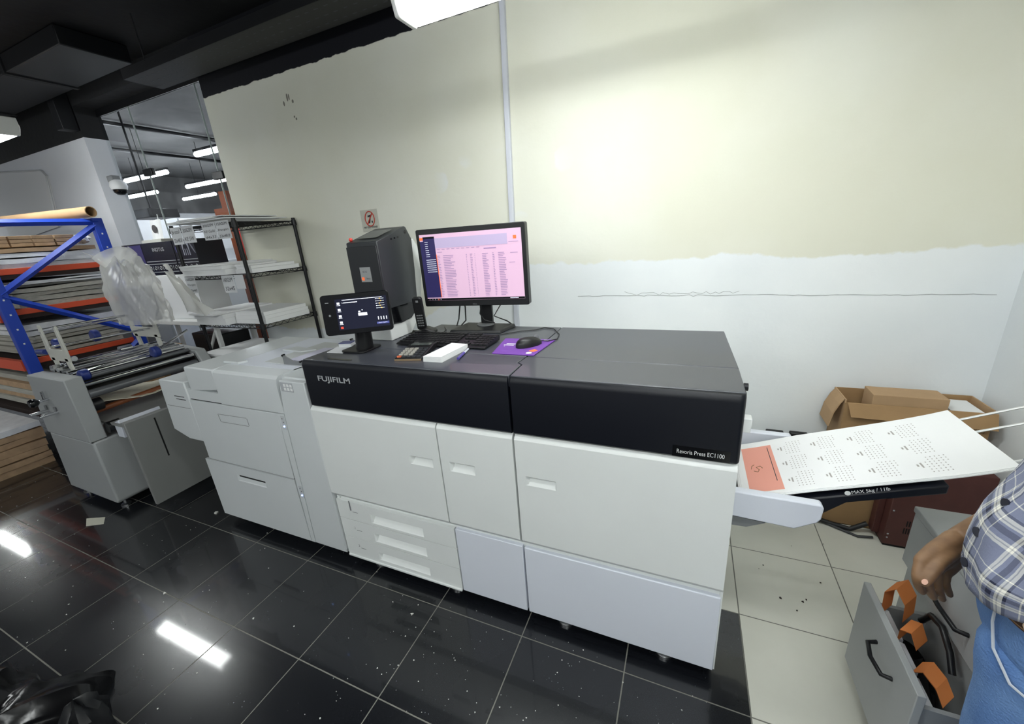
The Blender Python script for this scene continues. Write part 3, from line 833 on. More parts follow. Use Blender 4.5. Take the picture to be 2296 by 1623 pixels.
sc([(0.035,0.155,0.045,0.94),(0.0,0.04,0.09,0.94)], M_LCDNAVY, 'sidebar')
sc([(0.0,1.0,0.955,0.985)], M_LCDDARK, 'task_bar')
sc([(0.155,0.87,0.055,0.20)], M_LCDLILAC, 'header_band')
sc([(0.035,0.155,0.028,0.058)], M_LCDDARK, 'title_bar')
rr = random.Random(5)
rows = []
for k in range(26):
    v = 0.31 + k*0.0243
    for (a, w) in ((0.165,0.03),(0.225,0.12),(0.46,0.01),(0.50,0.025),(0.545,0.006),(0.62,0.06),(0.72,0.02),(0.775,0.075)):
        rows.append((a, a + w*rr.uniform(0.55,1.0), v, v+0.008))
rows += [(0.17+0.05*k, 0.20+0.05*k, 0.215, 0.222) for k in range(9)] + [(0.17,0.22,0.255,0.262),(0.64,0.76,0.235,0.250)]
rows += [(0.88,0.97,0.17,0.175),(0.89,0.96,0.32,0.327),(0.875,0.93,0.455,0.46)]
sc(rows, M_LCDTEXT, 'list_text')
sc([(0.155,0.162,0.29,0.94)], M_LCDORANGE, 'list_marker')
sc([(0.0,0.035,0.035,0.075),(0.925,0.955,0.09,0.135),(0.115,0.135,0.957,0.983)], M_LCDORANGE, 'corner_logo')
sc([(0.05,0.05+0.05*rr.uniform(.5,1),0.10+0.03*k,0.107+0.03*k) for k in range(8)] + [(0.045,0.145,0.36+0.03*k,0.368+0.03*k) for k in range(7)] + [(0.02+0.03*k,0.032+0.03*k,0.963,0.977) for k in range(5)] + [(0.86,0.94,0.966,0.976)], M_UIWHITE, 'sidebar_text')
part('brand_lettering', text_mb('DELL', 0.022, MM @ Vector((-0.011,-0.0004,-0.1755)), MM.to_3x3() @ Vector((1,0,0)), (0,0,1), height=0.006), M_PGREY, mo)
part('neck', MB().prism([(-0.030,DT+0.012),(0.030,DT+0.012),(0.034,1.40),(-0.034,1.40)], 'y', 0.075, 0.10).xf(Matrix.Translation(Vector((0.44,0.555,0))) @ Matrix.Rotation(math.radians(6),4,'Z')), M_BLACKPLASTIC, mo, bevel=0.004)
part('neck_collar', MB().lathe([(0.045,0),(0.045,0.008),(0.04,0.012)], (0.425,0.635,DT+0.012), 24), M_PGREY, mo, smooth=40)
part('base', MB().add([(0.285,0.505,DT),(0.555,0.525,DT),(0.575,0.665,DT),(0.30,0.67,DT),(0.29,0.51,DT+0.014),(0.55,0.53,DT+0.014),(0.57,0.66,DT+0.017),(0.305,0.665,DT+0.017)],
     [(0,3,2,1),(4,5,6,7),(0,1,5,4),(1,2,6,5),(2,3,7,6),(3,0,4,7)]), M_BLACKPLASTIC, mo, bevel=0.003)
for pts in ([(0.30,0.62,1.26),(0.27,0.66,1.20),(0.26,0.65,1.13),(0.255,0.63,DT+0.004)], [(0.315,0.62,1.26),(0.30,0.66,1.19),(0.295,0.66,1.12),(0.275,0.64,DT+0.004)],
            [(0.46,0.62,1.26),(0.50,0.66,1.20),(0.47,0.64,1.15),(0.53,0.66,DT+0.03),(0.56,0.672,DT+0.004)], [(0.41,0.60,1.25),(0.425,0.60,1.21),(0.415,0.60,1.17),(0.44,0.59,1.14),(0.48,0.62,1.12)]):
    part('cable', MB().tube(pts, 0.0035, 6), M_BLACKPLASTIC, mo, smooth=60)

# ---- keyboard
kb = thing('keyboard', 'full-size black keyboard in front of the monitor', 'keyboard', (0.375, 0.345, DT), math.radians(1.0))
KM = Matrix.Translation(Vector((0.375,0.345,DT))) @ Matrix.Rotation(math.radians(-0.5),4,'Z')
part('case', MB().prism([(-0.075,0.003),(0.070,0.003),(0.075,0.012),(0.070,0.026),(-0.068,0.012),(-0.077,0.008)], 'x', -0.226, 0.226).xf(KM), M_BLACKPLASTIC, kb, bevel=0.002)
keys = MB(); M_KEY = mat('key_black', (18, 19, 22), rough=0.5)
for r in range(6):
    y = 0.056 - r*0.0215 + (0.004 if r == 0 else 0)
    zb_ = 0.0185 + (y)*0.10
    def k(x, w): keys.box(x-w/2, x+w/2, y-0.0088, y+0.0088, zb_, zb_+0.006)
    for c in range(15 if r < 5 else 0): k(-0.207 + c*0.0193, 0.0165)
    if r == 5:
        for (x, w) in ((-0.203,0.024),(-0.177,0.02),(-0.152,0.022),(-0.085,0.10),(-0.018,0.022),(0.008,0.02),(0.034,0.02),(0.062,0.024)): k(x, w)
    for c in range(3):
        if r in (0,1,2,5) or (r == 4 and c == 1): k(0.098 + c*0.0193, 0.0165)
    if r > 0:
        for c in range(4): k(0.162 + c*0.0193, 0.0165)
part('key_field', keys.xf(KM), M_KEY, kb, kind='stuff')
part('foot', MB().box(-0.20,-0.17,-0.06,0.06,0.0,0.004).xf(KM), M_BLACKPLASTIC, kb)
part('foot', MB().box(0.17,0.20,-0.06,0.06,0.0,0.004).xf(KM), M_BLACKPLASTIC, kb)
part('cable', MB().tube([(0.37,0.42,DT+0.012),(0.34,0.45,DT+0.004),(0.26,0.47,DT+0.004),(0.24,0.55,DT+0.004),(0.20,0.60,DT+0.004)], 0.0025, 6), M_BLACKPLASTIC, kb, smooth=60)

# ---- mouse pad and mouse
M_PURPLE = mat('purple_pad', (112, 62, 158), rough=0.7)
mp_ = thing('mouse_pad', 'purple printed mouse pad on the printer top', 'mouse pad', (0.735, 0.33, DT))
part('pad', MB().prism([(0.655,0.222),(0.828,0.224),(0.846,0.447),(0.618,0.440)], 'z', DT, DT+0.004), M_PURPLE, mp_, bevel=0.001)
part('pad_print', MB().box(0.660,0.700,0.352,0.362,DT+0.004,DT+0.0044).box(0.655,0.700,0.335,0.342,DT+0.004,DT+0.0044).box(0.662,0.666,0.320,0.326,DT+0.004,DT+0.0044).box(0.80,0.822,0.425,0.435,DT+0.004,DT+0.0044), M_PRINTWHITE, mp_)
part('pad_print', MB().prism([(0.79,0.275),(0.812,0.262),(0.824,0.285),(0.806,0.300)], 'z', DT+0.004, DT+0.0045), M_LCDORANGE, mp_)
part('pad_print', MB().lathe([(0.012,0),(0.012,0.0005)], (0.800,0.248,DT+0.004), 10), M_PRINTWHITE, mp_)
ms = thing('computer_mouse', 'black wired mouse on the purple pad', 'mouse', (0.765, 0.345, DT+0.0052), math.radians(-38))
def mouse_fn(u, v):
    a = 2*math.pi*u; t = math.pi/2*v
    r = math.cos(t)
    x = 0.031*r*math.cos(a)*(1-0.08*math.sin(a)); y = 0.060*r*math.sin(a)
    z = 0.036*math.sin(t)**0.75*(1-0.18*math.sin(a)*r)
    return (x, y, z)
part('shell', MB().grid(mouse_fn, 24, 9, wrap=True), M_BLACKPLASTIC, ms, world=False, smooth=60)
part('wheel', MB().cyl((-0.004,0.036,0.026),(0.004,0.036,0.026),0.011,n=12), M_PGREY, ms, world=False)
part('cable', MB().tube([(0.795,0.395,DT+0.012),(0.825,0.41,DT+0.008),(0.85,0.455,DT+0.004),(0.835,0.54,DT+0.003),(0.785,0.625,DT+0.004),(0.73,0.70-0.05,DT+0.003),(0.70,0.60,DT+0.003),(0.64,0.575,DT+0.003),(0.56,0.50,DT+0.003),(0.47,0.46,DT+0.003),(0.41,0.47,DT+0.003)], 0.0022, 6), M_BLACKPLASTIC, ms, smooth=60)

# ---- calculator
ca = thing('calculator', 'black desk calculator with pale keys beside the notepad', 'calculator', (0.334, 0.172, DT), math.radians(13))
part('case', MB().prism([(-0.092,0.0),(0.092,0.0),(0.094,0.022),(0.06,0.026),(-0.092,0.010)], 'x', -0.056, 0.056), M_BLACKPLASTIC, ca, world=False, bevel=0.003)
part('gold_edge', MB().box(-0.056,0.056,-0.094,-0.090,0.001,0.008), mat('champagne_trim', (150,128,100), rough=0.35, metal=0.4), ca, world=False)
slope = (0.026-0.010)/0.152
ck_ = MB(); ck2 = MB(); ck3 = MB()
for r in range(5):
    for c in range(5):
        x = -0.042 + c*0.021; y = -0.076 + r*0.020
        z = 0.010 + (y+0.092)*slope
        (ck3 if (c == 0 and r == 0) else (ck2 if c < 3 and 0 < r else ck_)).box(x-0.0075, x+0.0075, y-0.006, y+0.006, z-0.001, z+0.004)
part('key_field', ck_, mat('calc_dark_keys', (52,54,58), rough=0.5), ca, world=False, kind='stuff')
part('key_field', ck2, mat('calc_pale_keys', (168,166,158), rough=0.5), ca, world=False, kind='stuff')
part('clear_key', ck3, mat('calc_orange_key', (206,106,70), rough=0.5), ca, world=False)
part('display', MB().add([(-0.044,0.042,0.0255),(0.044,0.042,0.0255),(0.044,0.074,0.0262),(-0.044,0.074,0.0262)], [(0,1,2,3)]), mat('calc_lcd', (78,84,82), rough=0.15), ca, world=False)
part('lettering', text_mb('CASIO', 0.02, (-0.042,0.080,0.0265), (1,0,0), (0,1,0), height=0.005), M_PRINTWHITE, ca, world=False)

# ---- notepad, pen, cards
npad = thing('notepad', 'thick white paper notepad beside the calculator', 'notepad', (0.475, 0.175, DT))
for k in range(4):
    part('sheet_block', MB().prism([(0.426+0.0006*k,0.085),(0.508-0.0005*k,0.090+0.0005*k),(0.520,0.272),(0.440,0.276)], 'z', DT+0.0055*k, DT+0.0055*k+0.0052), M_PAPER, npad)
pen = thing('ballpoint_pen', 'purple and silver ballpoint pen right of the notepad', 'pen', (0.54, 0.19, DT))
pm = MB(); P0 = Vector((0.556,0.128,DT+0.006)); P1 = Vector((0.530,0.258,DT+0.006))
part('barrel', MB().tube([P0, P0.lerp(P1,0.55)], 0.0055, 10), mat('violet_plastic', (78,66,150), rough=0.3), pen, smooth=50)
part('upper_barrel', MB().tube([P0.lerp(P1,0.55), P0.lerp(P1,0.95), P1], [0.0052,0.0045,0.003], 10), M_PWHITE2, pen, smooth=50)
part('clip', MB().tube([P0.lerp(P1,0.62)+Vector((0,0,0.006)), P0.lerp(P1,0.95)+Vector((0,0,0.005))], 0.0012, 6), M_STEEL, pen)
part('paper_note', MB().prism([(-0.112,0.115),(-0.022,0.118),(-0.075,0.238),(-0.148,0.232)], 'z', DT, DT+0.0015), M_PAPER2, label='single pale note lying beside the touch screen post', cat='paper')
cb = thing('card_box', 'small clear box of cards with a navy top by the touch screen', 'card box', (-0.10, 0.225, DT+0.0016), math.radians(18))
part('cards', MB().box(-0.030,0.030,-0.022,0.022,0.0,0.014), M_PAPER2, cb, world=False)
part('top_card', MB().box(-0.030,0.030,-0.022,0.022,0.0142,0.017), mat('navy_card', (44,50,110), rough=0.3), cb, world=False)

# ---- cordless phone standing in its cradle
ph_ = thing('cordless_phone', 'black cordless phone standing in its cradle beside the server', 'phone', (0.165, 0.475, DT), math.radians(20))
part('cradle', MB().prism([(-0.05,0.0),(0.055,0.0),(0.055,0.018),(0.01,0.035),(-0.02,0.020),(-0.05,0.012)], 'y', -0.035, 0.035), M_BLACKPLASTIC, ph_, world=False, bevel=0.005)
PM_ = Matrix.Translation(Vector((-0.012,-0.005,0.105))) @ Matrix.Rotation(math.radians(8),4,'X')
hs = part('handset', MB().prism(rrect(0.046,0.165,0.012,3), 'y', -0.011, 0.012).xf(PM_), M_BLACKPLASTIC, ph_, world=False, bevel=0.004)
kk = MB()
for r in range(5):
    for c in range(3): kk.box(-0.014+c*0.0105, -0.006+c*0.0105, -0.0135, -0.011, -0.062+r*0.013, -0.056+r*0.013)
part('keypad', kk.xf(PM_), mat('phone_keys', (120,122,124), rough=0.5), hs, world=False, kind='stuff')
part('display', MB().box(-0.014,0.014,-0.0122,-0.011,0.018,0.045).xf(PM_), M_GLOSSBLACK, hs, world=False)
part('earpiece', MB().box(-0.006,0.006,-0.0125,-0.011,0.058,0.068).xf(PM_), M_PGREY, hs, world=False)

# ---- print server tower
M_SRVDARK = mat('server_dark_shell', (48, 51, 54), rough=0.38)
M_SRVFRONT = mat('server_front_black', (36, 38, 41), rough=0.4)
sv = thing('server_tower', 'dark grey and white print server tower on the printer behind the touch screen', 'server', (-0.01, 0.47, DT))
part('white_chassis', MB().prism([(0.334,DT),(0.49,DT),(0.545,DT+0.05),(0.60,1.22),(0.632,1.34),(0.645,1.50),(0.610,1.545),(0.36,1.50),(0.334,1.25)], 'x', -0.092, 0.074), M_PWHITE, sv, bevel=0.004)
part('rear_foot', MB().box(-0.09,0.07,0.44,0.49,DT-0.0,DT+0.02), M_PWHITE, sv)
part('dark_shell', MB().prism([(0.338,1.168),(0.42,1.160),(0.50,1.168),(0.545,1.195),(0.567,1.26),(0.582,1.40),(0.590,1.545),(0.556,1.602),(0.545,1.604),(0.336,1.546)], 'x', -0.098, 0.080), M_SRVDARK, sv, bevel=0.004)
part('front_bezel', MB().box(-0.096, 0.078, 0.329, 0.340, 1.166, 1.528), M_SRVFRONT, sv, bevel=0.002)
part('lower_side_panel', MB().prism([(0.345,1.175),(0.42,1.166),(0.498,1.174),(0.540,1.20),(0.558,1.245),(0.36,1.245)], 'x', 0.080, 0.0815), M_GLOSSBLACK, sv)
part('top_display', MB().add([(-0.07,0.375,1.5622),(0.05,0.375,1.5622),(0.05,0.495,1.5950),(-0.07,0.495,1.5950)], [(0,1,2,3)]), mat('server_display', (70,74,76), rough=0.2), sv)
part('port_row', MB().box(0.0800,0.0812,0.43,0.441,1.548,1.553), M_GLOSSBLACK, sv)
part('port_row', MB().box(0.0800,0.0812,0.455,0.466,1.551,1.556), M_GLOSSBLACK, sv)
part('port_row', MB().box(0.0800,0.0812,0.480,0.491,1.554,1.559), M_GLOSSBLACK, sv)
part('power_button', MB().cyl((0.079,0.545,1.578),(0.0825,0.545,1.578),0.008,n=14), M_GLOSSBLACK, sv)
lb = part('name_plate', MB().box(-0.037,0.024,0.3275,0.330,1.371,1.437), mat('plate_silver', (168,170,170), rough=0.35, metal=0.3), sv, label='silver name plate')
part('plate_lettering', text_mb('EC12', 0.024, (-0.020,0.3272,1.413), (1,0,0), (0,0,1), height=0.008), M_INK, lb)
part('plate_lettering', text_mb('fiery', 0.024, (-0.006,0.3272,1.380), (1,0,0), (0,0,1), height=0.012), M_PGREY, lb)
part('plate_mark', MB().box(-0.032,-0.018,0.3268,0.328,1.378,1.393), M_LCDORANGE, lb)
part('red_knob', MB().lathe([(0.004,0),(0.008,0.004),(0.009,0.010),(0.006,0.016)], (-0.088,0.36,1.552), 12), mat('red_plastic', (225,70,60), rough=0.4), sv, smooth=50)

# ---- sign and sockets on the wall
sg = thing('wall_sign', 'small no cell phones notice taped to the wall above the server', 'sign', (-0.715, WALL_Y-0.002, 1.62))
part('sheet', MB().box(-0.79, -0.64, WALL_Y-0.0018, WALL_Y-0.0002, 1.61, 1.755), mat('sign_film', (190,190,178), rough=0.5), sg)
M_RED = mat('sign_red', (190, 60, 45), rough=0.6)
ring = MB(); ring.tube([(-0.712+0.040*math.cos(a), WALL_Y-0.0030, 1.695+0.048*math.sin(a)) for a in [2*math.pi*k/28 for k in range(28)]], 0.0036, 6, closed=True)
part('red_ring', ring, M_RED, sg)
part('red_bar', MB().tube([(-0.738,WALL_Y-0.0034,1.660),(-0.686,WALL_Y-0.0034,1.730)], 0.0036, 6), M_RED, sg)
part('phone_pictogram', MB().prism([(-0.728,1.717),(-0.697,1.722),(-0.704,1.700),(-0.714,1.668),(-0.727,1.665),(-0.712,1.708),(-0.728,1.706)], 'y', WALL_Y-0.0026, WALL_Y-0.002).box(-0.700,-0.690,WALL_Y-0.0026,WALL_Y-0.002,1.668,1.682), M_INK, sg)
part('sign_lettering', text_mb('NO CELL PHONES', 0.122, (-0.775,WALL_Y-0.0018,1.634), (1,0,0), (0,0,1), height=0.0125, bold=0.02), M_INK, sg)
def socket(x, z, lab):
    t = thing('wall_socket', lab, 'socket', (x, WALL_Y-0.03, z-0.03), group='black sockets low on the wall')
    part('back_box', MB().box(x-0.041,x+0.041,WALL_Y-0.030,WALL_Y,z-0.041,z+0.041), M_BLACKPLASTIC, t, bevel=0.006)
    part('face_plate', MB().box(x-0.027,x+0.027,WALL_Y-0.034,WALL_Y-0.029,z-0.026,z+0.026), M_GLOSSBLACK, t, bevel=0.002)
    part('socket_pin', MB().lathe([(0.003,0),(0.003,-0.002)], (x,WALL_Y-0.034,z), 8, axis='y'), M_SILVER, t)
socket(1.828, 0.368, 'black wall socket low behind the tray, leftmost of three')
socket(1.936, 0.372, 'black wall socket low behind the tray, middle of three')
socket(2.035, 0.375, 'black wall socket low behind the tray, rightmost, nearly hidden')

# ---- printed sheets on the output tray
def sheet_z(x):
    P = [(1.545,0.690),(1.60,0.708),(1.74,0.763),(1.90,0.820),(2.0,0.856),(2.07,0.884),(2.125,0.910)]
    for (a, b_) in zip(P, P[1:]):
        if x <= b_[0]: 
            t = (x-a[0])/(b_[0]-a[0]); return a[1]+(b_[1]-a[1])*t
    return P[-1][1]
st = thing('printed_sheets', 'stack of printed calendar sheets with a pink block on the output tray', 'paper', (1.83, 0.295, 0.69))
SYA, SYB = 0.135, 0.462
for k in range(3):
    part('sheet', MB().sheet(lambda u, v, k=k: (1.548+0.574*u-0.004*k, SYA+(SYB-SYA)*v-0.002*k, sheet_z(1.548+0.574*u)-0.0035*k), 16, 2, 0.0030), M_PAPER, st)
def on_sheet(rects, m, nm, dz=0.0004):
    mb = MB()
    for (x0, x1, y0, y1) in rects:
        n = max(1, int((x1-x0)/0.03))
        for i in range(n):
            a = x0+(x1-x0)*i/n; b_ = x0+(x1-x0)*(i+1)/n
            mb.quad((a,y0,sheet_z(a)+dz),(b_,y0,sheet_z(b_)+dz),(b_,y1,sheet_z(b_)+dz),(a,y1,sheet_z(a)+dz))
    return part(nm, mb, m, st)
M_PINK = mat('pink_print', (226, 158, 142), rough=0.8)
on_sheet([(1.568,1.658,0.152,0.425)], M_PINK, 'pink_block')
on_sheet([(1.645,1.647,0.20,0.41)], M_INK, 'pink_rule', dz=0.0007)
scr_pts = [(1.592,0.270),(1.602,0.262),(1.607,0.275),(1.600,0.290),(1.612,0.296),(1.617,0.282)]
part('arabic_mark', MB().tube([(x,y,sheet_z(x)+0.001) for x,y in scr_pts], 0.0011, 5).tube([(1.585,0.283,sheet_z(1.585)+0.001),(1.588,0.30,sheet_z(1.588)+0.001),(1.596,0.308,sheet_z(1.596)+0.001)], 0.0009, 5), mat('print_brown', (120,96,60), rough=0.8), st)
ticks = []
for ci, cx in enumerate((1.690,1.782,1.878,1.978)):
    for ri, cy in enumerate((0.385,0.290,0.195)):
        ticks.append((cx-0.008, cx-0.004, cy-0.012, cy+0.012)); ticks.append((cx-0.016, cx-0.012, cy-0.005, cy+0.006))
        for a in range(6):
            for b_ in range(7):
                if (a == 0 and b_ > 4) or (a == 5 and b_ < 4): continue
                x = cx+0.004+a*0.0088; y = cy-0.036+b_*0.0118
                ticks.append((x, x+0.0024, y, y+0.0040))
on_sheet(ticks, mat('print_grey', (164,160,158), rough=0.8), 'calendar_print')

# ---- open carton beside the right wall
ct = thing('open_carton', 'tall open brown carton standing against the wall behind the tray', 'carton', (2.30, 1.13, 0))
X0, X1, Y0, Y1, ZC = 2.055, 2.560, 1.045, 1.212, 0.683
part('carton_wall', MB().box(X0,X1,Y0,Y0+0.005,0,ZC-0.015), M_CARD, ct)
part('carton_wall', MB().box(X0,X1,Y1-0.005,Y1,0,ZC), M_CARD, ct)
part('carton_wall', MB().box(X0,X0+0.005,Y0+0.005,Y1-0.005,0,ZC), M_CARD2, ct)
part('carton_wall', MB().box(X1-0.005,X1,Y0+0.005,Y1-0.005,0,ZC), M_CARD2, ct)
part('carton_bottom', MB().box(X0,X1,Y0,Y1,0.0,0.004), M_CARD, ct)
part('carton_flap', MB().add([(X0+0.01,Y0,ZC-0.015),(X1+0.01,Y0,ZC-0.015),(X1+0.005,Y0-0.035,ZC-0.075),(X0+0.02,Y0-0.035,ZC-0.070),(X0+0.01,Y0+0.004,ZC-0.013),(X1+0.01,Y0+0.004,ZC-0.013),(X1+0.005,Y0-0.031,ZC-0.072),(X0+0.02,Y0-0.031,ZC-0.067)],
     [(0,1,2,3),(7,6,5,4),(0,4,5,1),(1,5,6,2),(2,6,7,3),(3,7,4,0)]), M_CARD, ct)
part('carton_flap', MB().prism([(X0-0.001,ZC),(X0-0.018,ZC-0.03),(X0-0.036,ZC-0.08),(X0-0.046,ZC-0.15),(X0-0.042,ZC-0.15),(X0-0.031,ZC-0.08),(X0-0.013,ZC-0.03),(X0-0.001,ZC-0.008)], 'y', 1.06, 1.20), M_CARD2, ct)
inn = part('inner_box', MB().box(2.155,2.415,1.055,1.165,0.40,0.715), M_CARD2, label='brown inner box packed upright in the open carton', cat='box', bevel=0.002)
part('foam_block', MB().box(2.43,2.535,1.06,1.195,0.3005,0.665), mat('white_foam', (228,229,228), rough=0.8), label='white foam block packed in the open carton', cat='foam')
pgm = MB()
for i in range(3):
    for j in range(2):
        x = 2.47+i*0.026; z = 0.575+j*0.026
        for (a,b_,c,d_) in ((x,x+0.021,z,z+0.0015),(x,x+0.021,z+0.0205,z+0.022),(x,x+0.0015,z,z+0.022),(x+0.0195,x+0.021,z,z+0.022),(x+0.006,x+0.014,z+0.006,z+0.014)):
            pgm.box(a,b_,Y0-0.0008,Y0,c,d_)
part('handling_pictogram', pgm, mat('carton_ink', (92,66,44), rough=0.9), ct)
part('carton_insert', MB().box(2.07,2.545,1.06,1.20,0.28,0.30), M_CARD, ct)

# ---- dark red-brown power unit on the floor
M_MAROON = mat('maroon_metal', (84, 46, 42), rough=0.55, vary=0.12, vscale=20)
pu = thing('power_unit', 'dark maroon metal power unit with vent slots on the floor before the carton', 'power unit', (2.41, 0.985, 0))
part('case', MB().box(2.262,2.575,0.935,1.030,0.012,0.43), M_MAROON, pu, bevel=0.003)
part('side_flange', MB().box(2.236,2.262,0.985,1.030,0.03,0.40), M_MAROON, pu, bevel=0.002)
part('base_rail', MB().box(2.268,2.57,0.94,1.03,0.0,0.014), M_GAP, pu)
vs_ = MB()
for k in range(4): vs_.box(2.330+k*0.009,2.334+k*0.009,0.934,0.936,0.125,0.155)
for k in range(10): vs_.box(2.385+k*0.009,2.389+k*0.009,0.934,0.936,0.125,0.155)
for k in range(18): vs_.box(2.325+k*0.0085,2.329+k*0.0085,0.934,0.936,0.085,0.115)
part('vent_slots', vs_, M_GAP, pu, kind='stuff')
for z in (0.05,0.07,0.20,0.33):
    part('rivet', MB().lathe([(0.004,0),(0.003,-0.002)], (2.275,0.935,z), 8, axis='y'), M_SILVER, pu)

# ---- cables on the floor by the wall
def cable(pts, r, m, lab):
    return part('floor_cable', MB().tube(pts, r, 8), m, smooth=60, label=lab, cat='cable')
cable([(1.75,0.98,0.30),(1.86,1.02,0.12),(1.97,1.03,0.03),(2.08,1.02,0.012),(2.16,1.0,0.012),(2.225,1.015,0.05)], 0.012, mat('black_rubber',(30,31,33),rough=0.5), 'thick black cable curving over the pale floor under the tray')
cable([(1.72,1.10,0.25),(1.88,1.13,0.10),(2.0,1.13,0.03),(2.04,1.03,0.010),(2.18,0.96,0.006),(2.24,0.97,0.01)], 0.006, mat('grey_cable',(62,63,66),rough=0.5), 'thinner dark cable running beside the thick one')
cable([(1.80,1.15,0.02),(1.95,1.185,0.015),(2.045,1.19,0.012)], 0.011, mat('white_cable',(214,214,208),rough=0.5), 'white cable lying along the foot of the wall')

# ---- grey drawer pedestal with its lower drawer pulled out
M_PEDGREY = mat('pedestal_grey', (168, 170, 170), rough=0.5, vary=0.04, vscale=5)
M_PEDDARK = mat('pedestal_inner_grey', (150, 152, 152), rough=0.5)
pd = thing('drawer_pedestal', 'grey metal drawer pedestal with an open lower drawer beside the person', 'pedestal', (2.27, 0.10, 0))
PX, PYA, PYB, PZ = 2.045, -0.105, 0.315, 0.635
part('carcass', MB().box(PX+0.02,PX+0.47,PYA,PYB,0.03,PZ-0.02), M_PEDGREY, pd)
part('top', MB().box(PX-0.004,PX+0.474,PYA-0.004,PYB+0.004,PZ-0.02,PZ), M_PEDGREY, pd, bevel=0.003)
u = part('upper_drawer', MB().box(PX,PX+0.02,PYA,PYB,0.43,PZ-0.024), M_PEDGREY, pd, bevel=0.002)
part('handle', MB().tube([(PX,-0.02,0.50),(PX-0.022,-0.012,0.50),(PX-0.026,0.06,0.50),(PX-0.022,0.13,0.50),(PX,0.14,0.50)], 0.006, 8), M_BLACKMETAL, u, smooth=60)
DX = 1.912; DYA, DYB = -0.158, 0.190
ld = part('open_drawer', MB().box(DX,DX+0.018,DYA,DYB,0.085,0.415), M_PEDGREY, pd, bevel=0.002, label='pulled-out lower drawer')
for (nm, bx) in (('drawer_side',(DX+0.018,PX+0.02,DYA+0.015,DYA+0.027,0.10,0.36)),('drawer_side',(DX+0.018,PX+0.02,DYB-0.027,DYB-0.015,0.10,0.36)),('drawer_floor',(DX+0.018,PX+0.02,DYA+0.015,DYB-0.015,0.10,0.11))):
    part(nm, MB().box(*bx), M_PEDDARK, ld)
part('handle', MB().tube([(DX,0.045,0.335),(DX-0.022,0.040,0.332),(DX-0.030,-0.005,0.330),(DX-0.022,-0.055,0.330),(DX,-0.060,0.330)], 0.006, 8), M_BLACKMETAL, ld, smooth=60)
for (x, y) in ((PX+0.05,PYA+0.05),(PX+0.05,PYB-0.05),(PX+0.42,PYA+0.05),(PX+0.42,PYB-0.05)):
    part('caster', MB().cyl((x,y-0.01,0.015),(x,y+0.01,0.015),0.015,n=12), M_BLACKPLASTIC, pd)
def crumple(cx, cy, cz, sx, sy, sz, seed, n=18, m=10):
    r = random.Random(seed); ph_s = [r.uniform(0,6) for _ in range(8)]
    def fn(u, v):
        a = 2*math.pi*u; t = math.pi*(v-0.5)
        k = 1 + 0.22*math.sin(3*a+ph_s[0]+2*t) + 0.16*math.sin(5*a+ph_s[1]-3*t) + 0.12*math.sin(7*t+ph_s[2]+2*a)
        return (cx+sx*k*math.cos(t)*math.cos(a), cy+sy*k*math.cos(t)*math.sin(a), cz+sz*(1+0.15*math.sin(4*a+ph_s[3]))*math.sin(t))
    return MB().grid(fn, n, m, wrap=True)
M_ORANGE = mat('orange_cloth', (214, 128, 66), rough=0.8)
def strip(pts, w, m, nm, lab, cat):
    mb = MB(); vs = []; fs = []
    for (x,y,z) in pts: vs += [(x-w*0.35,y-w*0.35,z),(x+w*0.35,y+w*0.35,z+0.01),(x-w*0.35,y-w*0.35,z-0.003),(x+w*0.35,y+w*0.35,z+0.007)]
    n = len(pts)
    for i in range(n-1):
        a = i*4; fs += [(a,a+1,a+5,a+4),(a+2,a+6,a+7,a+3),(a,a+4,a+6,a+2),(a+1,a+3,a+7,a+5)]
    fs += [(0,2,3,1),(4*n-4,4*n-3,4*n-1,4*n-2)]
    mb.add(vs, fs)
    return part(nm, mb, m, label=lab, cat=cat)
strip([(1.955,0.135,0.372),(1.958,0.150,0.445),(1.985,0.155,0.460),(2.00,0.130,0.43),(1.995,0.110,0.385)], 0.055, M_ORANGE, 'orange_wrapper', 'crumpled orange wrapper sticking up at the far end of the drawer', 'wrapper')
strip([(1.960,0.045,0.372),(1.968,0.060,0.405),(1.992,0.058,0.402),(2.00,0.035,0.370)], 0.05, M_ORANGE, 'orange_wrapper', 'crumpled orange wrapper in the middle of the drawer', 'wrapper')
strip([(1.965,-0.035,0.365),(1.980,-0.045,0.385),(1.995,-0.075,0.375),(2.00,-0.105,0.355)], 0.045, M_ORANGE, 'orange_wrapper', 'orange strip lying along the near end of the drawer', 'wrapper')
part('black_strap', crumple(2.008,0.030,0.235,0.020,0.085,0.09,4), mat('black_strap_cloth',(16,16,18),rough=0.5), smooth=40, label='bundle of black straps in the open drawer', cat='strap')
part('black_strap', MB().tube([(2.035,0.13,0.37),(2.035,0.10,0.425),(2.035,0.05,0.44),(2.036,0.0,0.41),(2.036,-0.03,0.37)], 0.008, 8), mat('black_strap_cloth2',(18,18,20),rough=0.4), smooth=60, label='single black strap arching over the drawer', cat='strap')
for k, (ya, yb, zt) in enumerate(((0.055,0.155,0.365),(-0.035,0.048,0.362),(-0.126,-0.042,0.350))):
    part('paper_bundle', MB().prism([(1.934,0.1105),(1.966,0.1105),(1.972,zt-0.01),(1.938,zt)], 'y', ya, yb), M_PAPER2, bevel=0.002, label=('white paper bundle upright at the far end of the drawer', 'white paper bundle upright in the middle of the drawer', 'white paper bundle upright at the near end of the drawer')[k], cat='paper')
